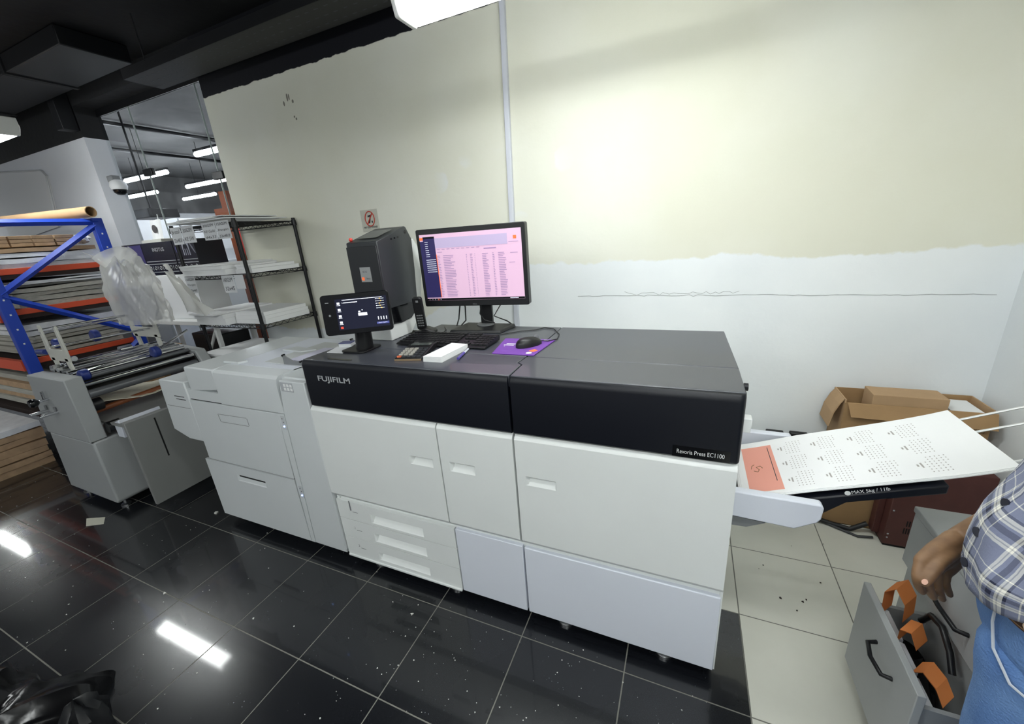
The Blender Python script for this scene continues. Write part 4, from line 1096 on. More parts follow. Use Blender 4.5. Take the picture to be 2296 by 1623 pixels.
# ---------------------------------------------------------------- laminating machine
M_LAM = mat('laminator_grey', (158, 161, 162), rough=0.45, vary=0.03, vscale=5)
M_LAMDARK = mat('laminator_panel', (132, 133, 132), rough=0.5, vary=0.04, vscale=4)
M_CHROME = mat('chrome', (215, 216, 220), rough=0.12, metal=1.0)
M_ROLLGREY = mat('grey_roller', (110, 112, 116), rough=0.35, metal=0.5)
M_BLUEPLASTIC = mat('blue_collar', (30, 48, 120), rough=0.4)
M_CREAMMETAL = mat('cream_bracket', (198, 198, 190), rough=0.5)
la = thing('laminating_machine', 'grey roll laminating machine with chrome rollers left of the feeder', 'laminator', (-2.25, 0.2, 0))
part('lower_cabinet', MB().prism([(-2.585,0.065),(-1.965,0.055),(-1.945,0.075),(-1.932,0.505),(-2.50,0.505)], 'y', -0.165, 0.60), M_LAM, la, bevel=0.012, seg=3)
ck1 = part('side_cheek', MB().prism([(-2.498,0.508),(-1.932,0.508),(-1.922,0.917),(-2.405,0.917),(-2.418,0.86)], 'y', -0.172, -0.088), M_LAM, la, bevel=0.006, seg=2, label='near side cheek with knobs')
ck2 = part('side_cheek', MB().prism([(-2.36,0.508),(-1.90,0.508),(-1.875,0.78),(-1.935,0.885),(-2.34,0.915)], 'y', 0.53, 0.60), M_LAM, la, bevel=0.008)
part('cheek_liner', MB().prism([(-2.34,0.56),(-1.915,0.56),(-1.90,0.76),(-1.95,0.862),(-2.33,0.89)], 'y', 0.520, 0.530), M_BLACKPLASTIC, la)
for (x, z, r, m) in ((-2.29,0.928,0.030,M_CHROME),(-2.215,0.925,0.020,M_CHROME),(-2.155,0.922,0.017,M_ROLLGREY),(-2.10,0.915,0.018,M_CHROME),(-2.045,0.905,0.016,M_CHROME),(-1.995,0.890,0.014,M_ROLLGREY),(-1.955,0.855,0.014,M_CHROME),(-1.945,0.795,0.026,M_ROLLGREY),(-2.10,0.845,0.030,M_BLACKPLASTIC),(-2.03,0.83,0.028,M_BLACKPLASTIC),(-2.2,0.86,0.03,M_BLACKPLASTIC)):
    part('roller', MB().cyl((x,-0.088,z),(x,0.522,z),r,n=16), m, la, smooth=50)
for (x, y, z, r) in ((-2.0,-0.052,0.905,0.036),(-2.0,0.330,0.935,0.038)):
    part('blue_collar', MB().lathe([(r*0.8,-0.022),(r,-0.014),(r,0.014),(r*0.8,0.022)], (x,y,z), 16, axis='y'), M_BLUEPLASTIC, la, smooth=40)
part('brace_rod', MB().cyl((-2.0,-0.03,0.925),(-2.0,0.30,0.955),0.005,n=8), M_CHROME, la)
part('brace_rod', MB().cyl((-2.0,0.37,0.955),(-2.0,0.56,1.03),0.008,n=8), M_CHROME, la)
# film and core below the rollers
part('cream_film', MB().sheet(lambda u,v: (-2.30+0.32*u, -0.05+0.5*v, 0.70+0.03*math.sin(5*v+2*u)), 8, 8, 0.004), mat('cream_film',(206,200,182),rough=0.7), la)
part('copper_core', MB().cyl((-2.02,-0.08,0.665),(-2.02,0.50,0.69),0.018,n=12), mat('copper_brown',(120,68,38),rough=0.4), la, smooth=50)
part('core_end', MB().cyl((-2.0,-0.085,0.71),(-2.0,-0.03,0.71),0.04,n=16), M_BLACKPLASTIC, la, smooth=50)
part('core_end', MB().cyl((-1.90,-0.085,0.575),(-1.90,-0.02,0.575),0.035,n=16), M_BLACKPLASTIC, la, smooth=50)
part('feed_table', MB().box(-2.30,-1.72,-0.07,0.52,0.59,0.605), M_LAMDARK, la)
part('table_channel', MB().prism([(-1.87,0.505),(-1.80,0.505),(-1.79,0.585),(-1.80,0.625),(-1.87,0.60)], 'y', -0.06, 0.16), M_PWHITE2, la, bevel=0.003)
# leaning table panel
pn = part('hinged_panel', MB().box(-1.702,-1.676,-0.082,0.56,0.055,0.628), M_LAMDARK, la, bevel=0.003, label='flat grey panel hanging at the side')
part('panel_slot', MB().box(-1.6765,-1.6745,0.060,0.068,0.33,0.60), M_GAP, pn)
for y in (0.05, 0.45):
    part('panel_bracket', MB().box(-1.945,-1.70,y-0.015,y+0.015,0.44,0.47), M_LAMDARK, la)
part('seam', MB().box(-2.50,-1.93,-0.1665,-0.16,0.5045,0.5085), M_GAP, la)
# knobs and bars on the near cheek
def rod(p0, p1, r, m, nm): return part(nm, MB().cyl(p0,p1,r,n=12), m, ck1, smooth=50)
rod((-2.235,-0.172,0.772),(-2.235,-0.225,0.772),0.008,M_CHROME,'knob_stem')
part('knob', MB().lathe([(0.012,0.0),(0.024,-0.012),(0.027,-0.03),(0.020,-0.042)], (-2.235,-0.215,0.772), 16, axis='y'), M_GLOSSBLACK, ck1, smooth=50)
rod((-2.235,-0.19,0.775),(-2.225,-0.19,0.83),0.007,M_CHROME,'lock_lever')
for (x, z) in ((-2.31,0.688),(-2.185,0.69)):
    rod((x,-0.172,z),(x,-0.255,z),0.010,M_CHROME,'axle_stub')
    rod((x,-0.18,z+0.005),(x,-0.18,z+0.035),0.006,M_PGREY,'lock_pin')
rod((-2.46,-0.13,0.84),(-2.41,-0.13,0.84),0.014,M_CHROME,'rear_stub')
part('rear_bracket', MB().box(-2.47,-2.40,-0.15,-0.11,0.76,0.82), M_LAM, ck1, bevel=0.006)
part('rear_hook', MB().tube([(-2.50,-0.13,0.50),(-2.56,-0.13,0.50),(-2.57,-0.13,0.46)], 0.012, 8), M_CHROME, la, smooth=60)
# unwind forks and shafts
def fork(y, xl, xr, ztop, zmid):
    a = part('unwind_fork', MB().prism([(xl-0.018,zmid-0.02),(xr+0.018,zmid-0.02),(xr+0.022,zmid+0.05),(xr+0.014,ztop),(xr-0.014,ztop),(xr-0.02,zmid+0.055),(xl+0.02,zmid+0.055),(xl+0.014,ztop),(xl-0.014,ztop),(xl-0.03,zmid+0.04)], 'y', y-0.006, y+0.006), M_CREAMMETAL, la, bevel=0.003)
    for x in (xl+0.02, xr-0.02):
        part('fork_leg', MB().prism([(x-0.018,zmid),(x+0.018,zmid),(x+0.035,0.915),(x-0.005,0.912)], 'y', y-0.006, y+0.006), M_CREAMMETAL, la)
    return a
fork(-0.05, -2.33, -2.12, 1.205, 1.0)
fork(0.45, -2.46, -2.16, 1.190, 1.02)
for (x0, x1, z, r) in ((-2.12,-2.16,1.20,0.007),(-2.24,-2.22,1.075,0.006),(-2.33,-2.44,1.16,0.006)):
    part('unwind_shaft', MB().cyl((x0,-0.06,z),(x1,0.50,z-0.01),r,n=10), M_CHROME, la, smooth=50)
part('blue_collar', MB().lathe([(0.032,-0.02),(0.04,-0.012),(0.04,0.012),(0.032,0.02)], (-2.32,0.18,1.08), 16, axis='y'), M_BLUEPLASTIC, la, smooth=40)
part('blue_collar', MB().lathe([(0.024,-0.02),(0.03,-0.012),(0.03,0.012),(0.024,0.02)], (-2.28,-0.02,1.085), 16, axis='y'), M_BLUEPLASTIC, la, smooth=40)
part('blue_grip', MB().cyl((-2.47,-0.06,1.03),(-2.36,-0.06,1.035),0.017,n=12), M_BLUEPLASTIC, la, smooth=50)
part('shaft_clamp', MB().cyl((-2.30,-0.02,0.975),(-2.20,0.0,0.98),0.017,n=12), M_CHROME, la, smooth=50)
part('shaft_clamp', MB().cyl((-2.29,0.26,0.955),(-2.29,0.33,0.955),0.024,n=12), M_CHROME, la, smooth=50)
for (x, y) in ((-2.52,-0.11),(-2.02,-0.11),(-2.52,0.54),(-2.02,0.54)):
    part('levelling_foot', MB().lathe([(0.028,0.0),(0.028,0.008),(0.010,0.014),(0.010,0.07)], (x,y,0), 14), M_STEEL, la, smooth=40)

# ---------------------------------------------------------------- clear plastic bag hung on the far fork
def bag_mat(name, col, tr):
    m = bpy.data.materials.new(name); m.use_nodes = True
    nt = m.node_tree; nt.nodes.remove(nt.nodes['Principled BSDF']); out = nt.nodes['Material Output']
    t = nt.nodes.new('ShaderNodeBsdfTransparent')
    tl = nt.nodes.new('ShaderNodeBsdfTranslucent'); tl.inputs[0].default_value = lin(col)
    d = nt.nodes.new('ShaderNodeBsdfDiffuse'); d.inputs[0].default_value = lin(col)
    g = nt.nodes.new('ShaderNodeBsdfGlossy'); g.inputs['Roughness'].default_value = 0.2
    a = nt.nodes.new('ShaderNodeMixShader'); a.inputs[0].default_value = 0.5
    b = nt.nodes.new('ShaderNodeMixShader'); b.inputs[0].default_value = 0.10
    c = nt.nodes.new('ShaderNodeMixShader'); c.inputs[0].default_value = tr
    L = nt.links.new
    L(d.outputs[0], a.inputs[1]); L(tl.outputs[0], a.inputs[2]); L(a.outputs[0], b.inputs[1]); L(g.outputs[0], b.inputs[2])
    L(b.outputs[0], c.inputs[1]); L(t.outputs[0], c.inputs[2]); L(c.outputs[0], out.inputs[0])
    return m
M_BAG = bag_mat('clear_bag_plastic', (240, 240, 236), 0.42)
bg = thing('plastic_bag', 'cloudy clear plastic bag hanging over the laminator fork', 'bag', (-2.12, 0.42, 1.12))
def bag_fn(u, v):
    a = 2*math.pi*u
    wx = 0.225*(1.0 - 0.22*max(0, v-0.75)/0.25) + 0.012*math.sin(3*a+6*v)
    wy = 0.10*(1.0 - 0.3*max(0, v-0.6)/0.4)
    k = 1 + 0.06*math.sin(7*a+9*v) + 0.05*math.sin(11*a-7*v) + 0.025*math.sin(19*a+17*v) + 0.02*math.sin(27*a-23*v)
    ce = 1 if v < 0.97 else 0.85
    x = -2.13 + wx*k*ce*math.copysign(abs(math.cos(a))**0.7, math.cos(a)) - 0.03*v
    y = 0.40 + wy*k*ce*math.copysign(abs(math.sin(a))**0.8, math.sin(a))
    z = 1.125 + 0.42*v + 0.03*math.sin(4*a+1)*v + 0.012*math.sin(9*a)*v
    return (x, y, z)
part('bag_film', MB().grid(bag_fn, 96, 40, wrap=True), M_BAG, bg, smooth=80)
part('bag_collar', MB().grid(lambda u, v: (-2.24+(0.13+0.10*v)*math.cos(6.283*u)*(1+0.15*math.sin(18*u+3*v)), 0.39+(0.06+0.05*v)*math.sin(6.283*u)*(1+0.2*math.sin(25*u)), 1.53+0.075*v+0.03*math.sin(20*u+2)), 40, 5, wrap=True), M_BAG, bg, smooth=80, label='gathered frilled mouth of the bag')
part('bag_content', MB().rbox(-2.30,-1.98,0.36,0.44,1.14,1.37,r=0.03), mat('grey_content',(150,152,172),rough=0.6), bg, bevel=0.01)
part('plastic_bag', MB().sheet(lambda u, v: (-1.95+0.05*v+(0.10+0.16*v)*u, 0.52+0.03*math.sin(9*u+4*v)+0.05*v, 1.50-0.34*v-0.10*u*(1-v)+0.015*math.sin(14*u)), 18, 16, 0.0015), M_BAG, smooth=80, label='smaller cloudy plastic bag beside the shelf, behind the large one', cat='bag')

# ---------------------------------------------------------------- blue pallet rack with stacked sheets
M_BLUE = mat('rack_blue', (28, 66, 178), rough=0.45)
M_ORANGEBEAM = mat('rack_orange', (214, 82, 48), rough=0.5)
M_FELT = mat('grey_felt_layers', (188, 186, 176), rough=0.95, vary=0.25, vscale=30, stretch=(0.2,1,6), bump=0.5, bscale=60)
M_KRAFT = mat('kraft_layers', (184, 154, 122), rough=0.9, vary=0.18, vscale=18)
M_WHITEWRAP = mat('white_wrapped_paper', (232, 234, 238), rough=0.7, vary=0.12, vscale=14, bump=0.3, bscale=25)
rk = thing('pallet_rack', 'blue and orange pallet rack loaded with sheet material at the far left', 'rack', (-4.3, 0.45, 0))
RXA = -3.25
for xx in (RXA, -5.7):
    for y in (0.10, 0.80):
        ps = part('rack_post', MB().box(xx-0.04,xx+0.02,y-0.035,y+0.035,0.0,1.90), M_BLUE, rk, bevel=0.004)
        if xx == RXA:
            hb = MB()
            for k in range(8): hb.box(xx+0.0195,xx+0.0206,y-0.005,y+0.005,1.0+k*0.11,1.012+k*0.11)
            part('post_slot', hb, M_PRINTWHITE, ps, kind='stuff')
def bar(p0, p1, w, m, nm):
    return part(nm, MB().tube([p0,p1],[w,w],4), m, rk)
bar((RXA,0.10,1.372),(RXA,0.78,1.845),0.024,M_BLUE,'diagonal_brace')
bar((RXA,0.10,1.360),(RXA,0.80,0.93),0.024,M_BLUE,'diagonal_brace')
bar((RXA,0.80,0.86),(RXA,0.10,0.35),0.024,M_BLUE,'diagonal_brace')
bar((RXA,0.10,1.872),(RXA,0.80,1.872),0.026,M_BLUE,'top_brace')
for z in (1.53, 1.235, 0.855, 0.40):
    part('deck', MB().box(-5.66,RXA-0.045,0.10,0.80,z-0.055,z-0.01), mat('deck_dark',(40,26,22),rough=0.8), rk)
    if z > 0.5: part('orange_edge', MB().box(RXA-0.060,RXA-0.042,0.06,0.80,z-0.022,z+0.022), M_ORANGEBEAM, rk, bevel=0.003)
    if z > 0.5: part('orange_beam', MB().box(-5.66,RXA-0.04,0.055,0.085,z-0.06,z+0.02), M_ORANGEBEAM, rk)
def layer_stack(name, label, z0, layers, x0, x1, y0, y1, wav, seed, cat, group='sheet stacks on the blue rack'):
    t = thing(name, label, cat, ((x0+x1)/2,(y0+y1)/2,z0), group=group)
    r = random.Random(seed); z = z0
    for (h, m, nm) in layers:
        n = 14; ph0 = r.uniform(0,6); dy0 = r.uniform(-0.02,0.02); dy1 = r.uniform(-0.03,0.01); dx = r.uniform(-0.03,0.0)
        ys = [y0+dy0+(y1+dy1-y0-dy0)*i/(n-1) for i in range(n)]
        w = lambda y, s: wav*math.sin(7*y+ph0+s)+wav*0.5*math.sin(17*y+2*ph0)
        g = min(0.25*h, 0.006)
        topl = [(y, z+h-g+w(y,0)*0.5) for y in ys]; bot = [(y, z+w(y,0)*0.5 if z > z0 else z) for y in ys]
        part(nm, MB().prism(bot+topl[::-1], 'x', x0, x1+dx), m, t, smooth=40)
        z += h
    return t
F = lambda h: (h, M_FELT, 'felt_layer')
Wl = lambda h: (h, M_WHITEWRAP, 'white_layer')
K = lambda h: (h, M_KRAFT, 'kraft_layer')
layer_stack('sheet_stack', 'white paper bundle with brown wrapped parcels on the top level of the rack', 1.552, [Wl(0.035),Wl(0.040),Wl(0.035),K(0.035)], -5.5, -3.285, 0.168, 0.76, 0.006, 1, 'sheet stack')
layer_stack('sheet_stack', 'grey felt layers with white sheets on top, second rack level', 1.257, [F(0.04),F(0.04),F(0.035),F(0.035),(0.018,mat('dark_sheet',(92,92,88),rough=0.9),'dark_layer'),Wl(0.018),Wl(0.014)], -5.5, -3.285, 0.168, 0.735, 0.006, 2, 'sheet stack')
layer_stack('sheet_stack', 'grey felt layers under crumpled white plastic, third rack level', 0.880, [F(0.035),F(0.035),F(0.035),F(0.03),F(0.03),Wl(0.04),Wl(0.05)], -5.5, -3.305, 0.175, 0.725, 0.006, 3, 'sheet stack')
layer_stack('sheet_stack', 'dark stacked sheets on the lowest rack level', 0.422, [F(0.05),K(0.05),F(0.05),K(0.06),F(0.05)], -5.5, -3.345, 0.15, 0.75, 0.006, 4, 'sheet stack')
layer_stack('board_pile', 'pile of brown boards on the floor in front of the blue rack', 0.0, [K(0.06),K(0.05),K(0.05),K(0.06),K(0.05),K(0.05),(0.05,M_WHITEWRAP,'wrapped_layer')], -4.6, -3.42, -0.42, 0.04, 0.006, 6, 'board pile', group=None)
for k in range(3):
    for j in range(4):
        x, y, z = -3.385, 0.215+j*0.125, 1.703+k*0.027
        part('wrapped_parcel', MB().box(x-0.30, x+0.07, y-0.058, y+0.058, z, z+0.025), M_KRAFT, bevel=0.003, label='brown paper parcel on the top rack level, %s row, %s' % (('bottom','middle','top')[k], ('next to the near post','second from the near post','third from the near post','farthest from the near post')[j]), cat='parcel', group='brown parcels on the top rack level')
part('packing_paper', crumple(-3.40,0.715,1.745,0.08,0.055,0.035,12,20,10), M_PAPER2, smooth=50, label='crumpled white packing paper on the top rack level beside the post', cat='paper')
ct_ = thing('cardboard_tube', 'open brown cardboard tube lying across the top of the rack', 'tube', (-3.6, 0.62, 1.90))
tp0, tp1 = Vector((-5.3,0.30,1.945)), Vector((-3.17,0.755,1.945))
part('tube_wall', MB().tube([tp0,tp1], 0.042, 20, caps=False), M_CARD2, ct_, smooth=60)
part('tube_bore', MB().tube([tp0+(tp1-tp0)*0.002, tp1-(tp1-tp0)*0.0005], 0.036, 20, caps=False), M_CARD, ct_, smooth=60)
an = MB(); d_ = (tp1-tp0).normalized(); sd = d_.cross(Vector((0,0,1))).normalized(); up_ = sd.cross(d_)
vs = []
for k in range(20):
    a = 2*math.pi*k/20
    for r in (0.036,0.042): vs.append(tp1+sd*r*math.cos(a)+up_*r*math.sin(a))
an.add(vs, [(2*k,2*k+1,(2*k+3)%40,(2*k+2)%40) for k in range(20)])
part('tube_rim', an, M_CARD2, ct_)
part('dark_film_roll', MB().cyl((-5.2,0.16,1.945),(-3.75,0.22,1.945),0.045,n=16), M_BLACKPLASTIC, smooth=50, label='black film roll lying behind the cardboard tube on the rack', cat='roll')

# ---------------------------------------------------------------- white board on the left wall, corner dome camera
wbd = thing('wall_board', 'pale framed board mounted on the white wall above the rack', 'board', (-5.6, WALL_Y-0.01, 1.9))
part('panel', MB().prism([(-6.3,1.85),(-5.02,1.95),(-4.85,2.44),(-4.92,2.50),(-6.3,2.63)], 'y', WALL_Y-0.02, WALL_Y-0.001), M_PAPER2, wbd)
part('frame', MB().tube([(-5.02,WALL_Y-0.02,1.95),(-4.85,WALL_Y-0.02,2.44),(-4.92,WALL_Y-0.02,2.50),(-6.3,WALL_Y-0.02,2.63)], 0.008, 6), MATS['indicator_grey'], wbd)
cc = thing('security_camera', 'grey dome security camera in the corner of the glass opening', 'camera', (-3.86, 1.32, 2.20))
part('bracket', MB().box(-3.93,-3.84,1.28,1.36,2.28,2.34), M_PGREY, cc, bevel=0.01)
part('housing', MB().lathe([(0.03,0.09),(0.06,0.07),(0.07,0.03),(0.06,0.0)], (-3.85,1.32,2.21), 18), M_PAPER2, cc, smooth=50)
part('lens_dome', MB().lathe([(0.055,0.0),(0.05,-0.025),(0.03,-0.045),(0.005,-0.05)], (-3.85,1.32,2.21), 18), M_GLOSSBLACK, cc, smooth=60)

# ---------------------------------------------------------------- black wire shelf unit
ws = thing('wire_shelf', 'black wire shelving unit holding paper beside the wall edge', 'shelf', (-1.77, 0.96, 0))
SXA, SXB, SYA2, SYB2 = -2.12, -1.42, 0.735, 1.19
LV = (1.735, 1.395, 1.035, 0.70, 0.15)
for x in (SXA, SXB):
    for y in (SYA2, SYB2):
        pt = part('post', MB().cyl((x,y,0.0),(x,y,1.758),0.0125,n=12), M_BLACKMETAL, ws, smooth=50)
        for z in LV:
            part('clip_collar', MB().cyl((x,y,z-0.03),(x,y,z+0.008),0.019,0.016,n=12), M_BLACKMETAL, pt, smooth=50)
for z in LV:
    fr = MB()
    for dz in (0.0, -0.025):
        fr.tube([(SXA,SYA2,z+dz),(SXB,SYA2,z+dz),(SXB,SYB2,z+dz),(SXA,SYB2,z+dz)], 0.0035, 6, closed=True)
    sh = part('shelf_rim', fr, M_BLACKMETAL, ws, kind='stuff')
    zz = MB()
    def zig(a, b_, n):
        pts = []
        for k in range(n*2+1):
            t = k/(n*2); pts.append((a[0]+(b_[0]-a[0])*t, a[1]+(b_[1]-a[1])*t, z-(0.025 if k % 2 else 0.0)))
        zz.tube(pts, 0.0022, 5)
    zig((SXA,SYA2),(SXB,SYA2),12); zig((SXB,SYA2),(SXB,SYB2),8); zig((SXA,SYB2),(SXB,SYB2),12); zig((SXA,SYA2),(SXA,SYB2),8)
    part('truss_wire', zz, M_BLACKMETAL, sh, kind='stuff')
    gw_ = MB()
    for k in range(1,22): 
        x = SXA+(SXB-SXA)*k/22; gw_.tube([(x,SYA2,z+0.001),(x,SYB2,z+0.001)], 0.0018, 4)
    part('shelf_wire', gw_, M_BLACKMETAL, sh, kind='stuff')
def paper_stack(label, z, spec):
    xs = [q for s in spec for q in s[:2]]; ys = [q for s in spec for q in s[2:4]]
    t = thing('paper_stack', label, 'paper', ((min(xs)+max(xs))/2,(min(ys)+max(ys))/2,z), group='paper stacks on the wire shelf')
    zz = z
    for (x0,x1,y0,y1,h,a) in spec:
        cx, cy = (x0+x1)/2, (y0+y1)/2
        mb = MB().box(x0-cx,x1-cx,y0-cy,y1-cy,0,h-0.0008); mb.xf(Matrix.Translation(Vector((cx,cy,zz))) @ Matrix.Rotation(math.radians(a),4,'Z'))
        part('ream', mb, M_PAPER if len(spec) % 2 else M_PAPER2, t); zz += h
    return t
paper_stack('loose white sheets overhanging the top of the wire shelf', 1.760, [(-2.09,-1.45,0.70,1.16,0.008,0.6),(-2.08,-1.55,0.69,1.15,0.008,-1),(-1.95,-1.47,0.69,1.10,0.006,2)])
paper_stack('deep white paper stack on the second shelf, left side', 1.399, [(-2.095,-1.60,0.70,1.15,0.04,0),(-2.09,-1.62,0.69,1.12,0.025,0.5),(-2.085,-1.66,0.68,1.12,0.01,-1)])
paper_stack('white paper stack on the second shelf, right side', 1.399, [(-1.585,-1.41,0.762,1.14,0.03,0),(-1.58,-1.43,0.77,1.12,0.02,0.5),(-1.575,-1.48,0.76,1.0,0.012,-1)])
paper_stack('tall white paper ream stack on the third shelf, right side', 1.039, [(-1.735,-1.405,0.760,1.13,0.035,0),(-1.735,-1.41,0.762,1.13,0.025,0.3),(-1.73,-1.415,0.765,1.12,0.025,-0.3)])
paper_stack('sagging grey white paper stack on the third shelf, left side', 1.039, [(-2.09,-1.745,0.69,1.13,0.05,0),(-2.09,-1.75,0.68,1.12,0.03,0.5),(-2.08,-1.77,0.64,1.10,0.012,-1.5)])
paper_stack('wide pale paper stack on the fourth shelf', 0.704, [(-2.09,-1.45,0.69,1.15,0.05,0),(-2.085,-1.455,0.66,1.12,0.05,-0.5),(-2.08,-1.46,0.64,1.10,0.02,0.6)])
def shelf_card(x0, x1, z0, z1, lines, lab):
    t = thing('shelf_label', lab, 'label', ((x0+x1)/2, SYA2-0.02, z0), group='handwritten cards on the wire shelf')
    part('card', MB().box(x0,x1,SYA2-0.0215,SYA2-0.0205,z0,z1), M_PAPER2, t)
    n = len(lines)
    for i, s in enumerate(lines):
        z = z1-(i+0.75)*(z1-z0)/n
        part('handwriting', text_mb(s, (x1-x0)*0.78, (x0+(x1-x0)*0.1, SYA2-0.0215, z), (1,0,0.02), (0,0,1), height=(z1-z0)/n*0.45, depth=0.0006, lean=0.15), M_INK, t)
shelf_card(-2.105,-1.985,1.625,1.742,['Bristol','33x48.8'],'handwritten card on the top shelf edge, leftmost')
shelf_card(-1.975,-1.835,1.630,1.745,['300GSM','KE SW'],'handwritten card on the top shelf edge, second from the left')
shelf_card(-1.735,-1.590,1.635,1.748,['300GSM','KE Gold','44x33'],'handwritten card on the top shelf edge, second from the right')
shelf_card(-1.585,-1.445,1.635,1.750,['150GSM','Durgan','33x48.8'],'handwritten card on the top shelf edge, rightmost')
shelf_card(-2.115,-1.995,1.275,1.395,['160GSM','Durgan','32x45'],'handwritten card on the second shelf edge at its left end')
shelf_card(-1.685,-1.555,1.275,1.395,['160GSM','32x45'],'handwritten card on the second shelf edge reading 160GSM')
part('blank_card', MB().box(-1.545,-1.450,SYA2-0.0215,SYA2-0.0205,1.30,1.395), M_PAPER2, label='blank white card at the right end of the second shelf edge', cat='label')

# ---------------------------------------------------------------- white table with cartons behind the laminator
tb = thing('metal_table', 'white metal table behind the laminator under dark cartons', 'table', (-2.75, 1.0, 0))
part('table_top', MB().box(-3.38,-2.16,0.84,1.19,0.985,1.02), M_WHITEMETAL, tb, bevel=0.003)
for x in (-3.34,-2.20):
    for y in (0.87,1.16):
        part('leg', MB().box(x-0.015,x+0.015,y-0.015,y+0.015,0,0.985), M_WHITEMETAL, tb)
part('brace', MB().tube([(-2.20,0.87,0.97),(-2.55,0.87,0.55)], 0.012, 6), M_WHITEMETAL, tb)
M_NAVYBOX = mat('navy_box_print', (16, 17, 30), rough=0.45)
M_VIOLETBOX = mat('violet_box_print', (62, 56, 104), rough=0.5)
part('white_carton', MB().box(-3.33,-2.40,0.93,1.17,1.021,1.40), M_PAPER, label='plain white carton on the table carrying the dark printed boxes', cat='carton', bevel=0.003)
ib = thing('printed_carton', 'black and violet printed carton lettered INOTUS', 'carton', (-2.93, 1.05, 1.402))
part('carton', MB().box(-3.32,-2.565,0.935,1.165,1.402,1.672), M_NAVYBOX, ib, bevel=0.002)
part('violet_panel', MB().box(-3.315,-3.02,0.9335,0.935,1.50,1.662), M_VIOLETBOX, ib)
part('lettering', text_mb('INOTUS', 0.17, (-2.86,0.9338,1.598), (1,0,0), (0,0,1), height=0.030, bold=0.01), M_SILVER, ib)
pt_ = MB()
for z in (1.515,1.492,1.425): pt_.box(-3.0,-2.575,0.9332,0.935,z,z+0.006)
for k in range(6): 
    x = -2.97+k*0.075
    pt_.tube([(x+0.014*math.cos(a),0.9338,1.462+0.014*math.sin(a)) for a in [i*math.pi/5 for i in range(10)]], 0.003, 4, closed=True)
    pt_.box(x+0.032,x+0.037,0.9332,0.935,1.445,1.478)
part('band_pattern', pt_, M_SILVER, ib, kind='stuff')
ib2 = thing('printed_carton', 'black printed carton with a crescent and mosque picture', 'carton', (-2.42, 1.05, 1.402))
part('carton', MB().box(-2.555,-2.27,0.935,1.165,1.402,1.672), M_NAVYBOX, ib2, bevel=0.002)
cr = MB(); cr.prism([(-2.49+0.04*math.cos(a),1.60+0.045*math.sin(a)) for a in [math.radians(60+i*24) for i in range(11)]]+[(-2.478+0.032*math.cos(a),1.603+0.036*math.sin(a)) for a in [math.radians(300-i*24) for i in range(11)]], 'y', 0.9332, 0.935)
part('crescent_print', cr, mat('blue_print',(96,98,170),rough=0.5), ib2)
part('mosque_print', MB().box(-2.435,-2.345,0.9335,0.935,1.55,1.66), mat('grey_print',(150,152,166),rough=0.5), ib2)
part('mosque_dome', MB().prism([(-2.42,1.60),(-2.36,1.60),(-2.363,1.622),(-2.378,1.640),(-2.39,1.648),(-2.402,1.640),(-2.417,1.622)], 'y', 0.9325, 0.9335).box(-2.42,-2.41,0.9325,0.9335,1.55,1.60).box(-2.37,-2.36,0.9325,0.9335,1.55,1.60).box(-2.397,-2.383,0.9325,0.9335,1.55,1.60), M_NAVYBOX, ib2)
part('feather_print', MB().prism([(-2.332,1.648),(-2.322,1.650),(-2.290,1.60),(-2.276,1.565),(-2.284,1.563),(-2.312,1.605)], 'y', 0.9332, 0.935), mat('grey_print2',(120,122,132),rough=0.5), ib2)
pt2 = MB()
for z in (1.515,1.492): pt2.box(-2.55,-2.275,0.9332,0.935,z,z+0.006)
for k in range(4): 
    x = -2.52+k*0.07
    pt2.tube([(x+0.014*math.cos(a),0.9338,1.462+0.014*math.sin(a)) for a in [i*math.pi/5 for i in range(10)]], 0.003, 4, closed=True)
part('band_pattern', pt2, M_SILVER, ib2, kind='stuff')
fl = thing('desk_flag', 'small white desk flag with a dark disc standing on the printed carton', 'flag', (-2.98, 1.05, 1.673))
part('flag_base', MB().box(-3.10,-2.80,0.99,1.13,1.673,1.70), mat('pale_base',(206,206,198),rough=0.6), fl, bevel=0.003)
part('flag_pole', MB().cyl((-2.90,1.06,1.70),(-2.87,1.06,1.90),0.004,n=8), M_PAPER, fl)
part('flag_cloth', MB().sheet(lambda u,v: (-3.02+0.17*v+0.04*(u-0.5), 1.055+0.012*math.sin(6*v), 1.70+0.16*u), 8, 8, 0.001), M_PAPER, fl)
part('flag_disc', MB().lathe([(0.035,0),(0.035,-0.003)], (-2.935,1.040,1.785), 18, axis='y'), mat('disc_dark',(70,66,66),rough=0.6), fl)
for k, (x, lab) in enumerate(((-2.335,'red paper pennant hanging on the glass, left of three'),(-2.215,'red paper pennant hanging on the glass, middle of three'),(-2.145,'red paper pennant hanging on the glass, right of three'))):
    part('red_pennant', MB().prism([(x-0.035,1.74),(x+0.035,1.74),(x+0.035,1.55),(x+0.005,1.51),(x-0.035,1.56)], 'y', 1.360, 1.363), mat('red_paper%d' % k,(206,48,44),rough=0.6), label=lab, cat='pennant', group='red pennants on the glass')
for i, (x, y, a) in enumerate(((-2.36,0.92,5),(-2.30,0.95,-12))):
    mb = MB().box(-0.17,0.17,-0.075,0.10,0,0.018); mb.xf(Matrix.Translation(Vector((x,y,1.0215+0.0185*i))) @ Matrix.Rotation(math.radians(a),4,'Z'))
    if i == 0: mb = MB().box(-2.385,-2.17,0.85,1.16,1.0215,1.045)
    else: mb = MB().box(-2.385,-2.15,0.83,1.14,1.0455,1.062)
    part('paper_sheaf', mb, M_PAPER if i else M_CARD2, bevel=0.001, label=('brown board lying on the right end of the white table','white paper sheaf lying on the brown board on the white table')[i], cat='paper')
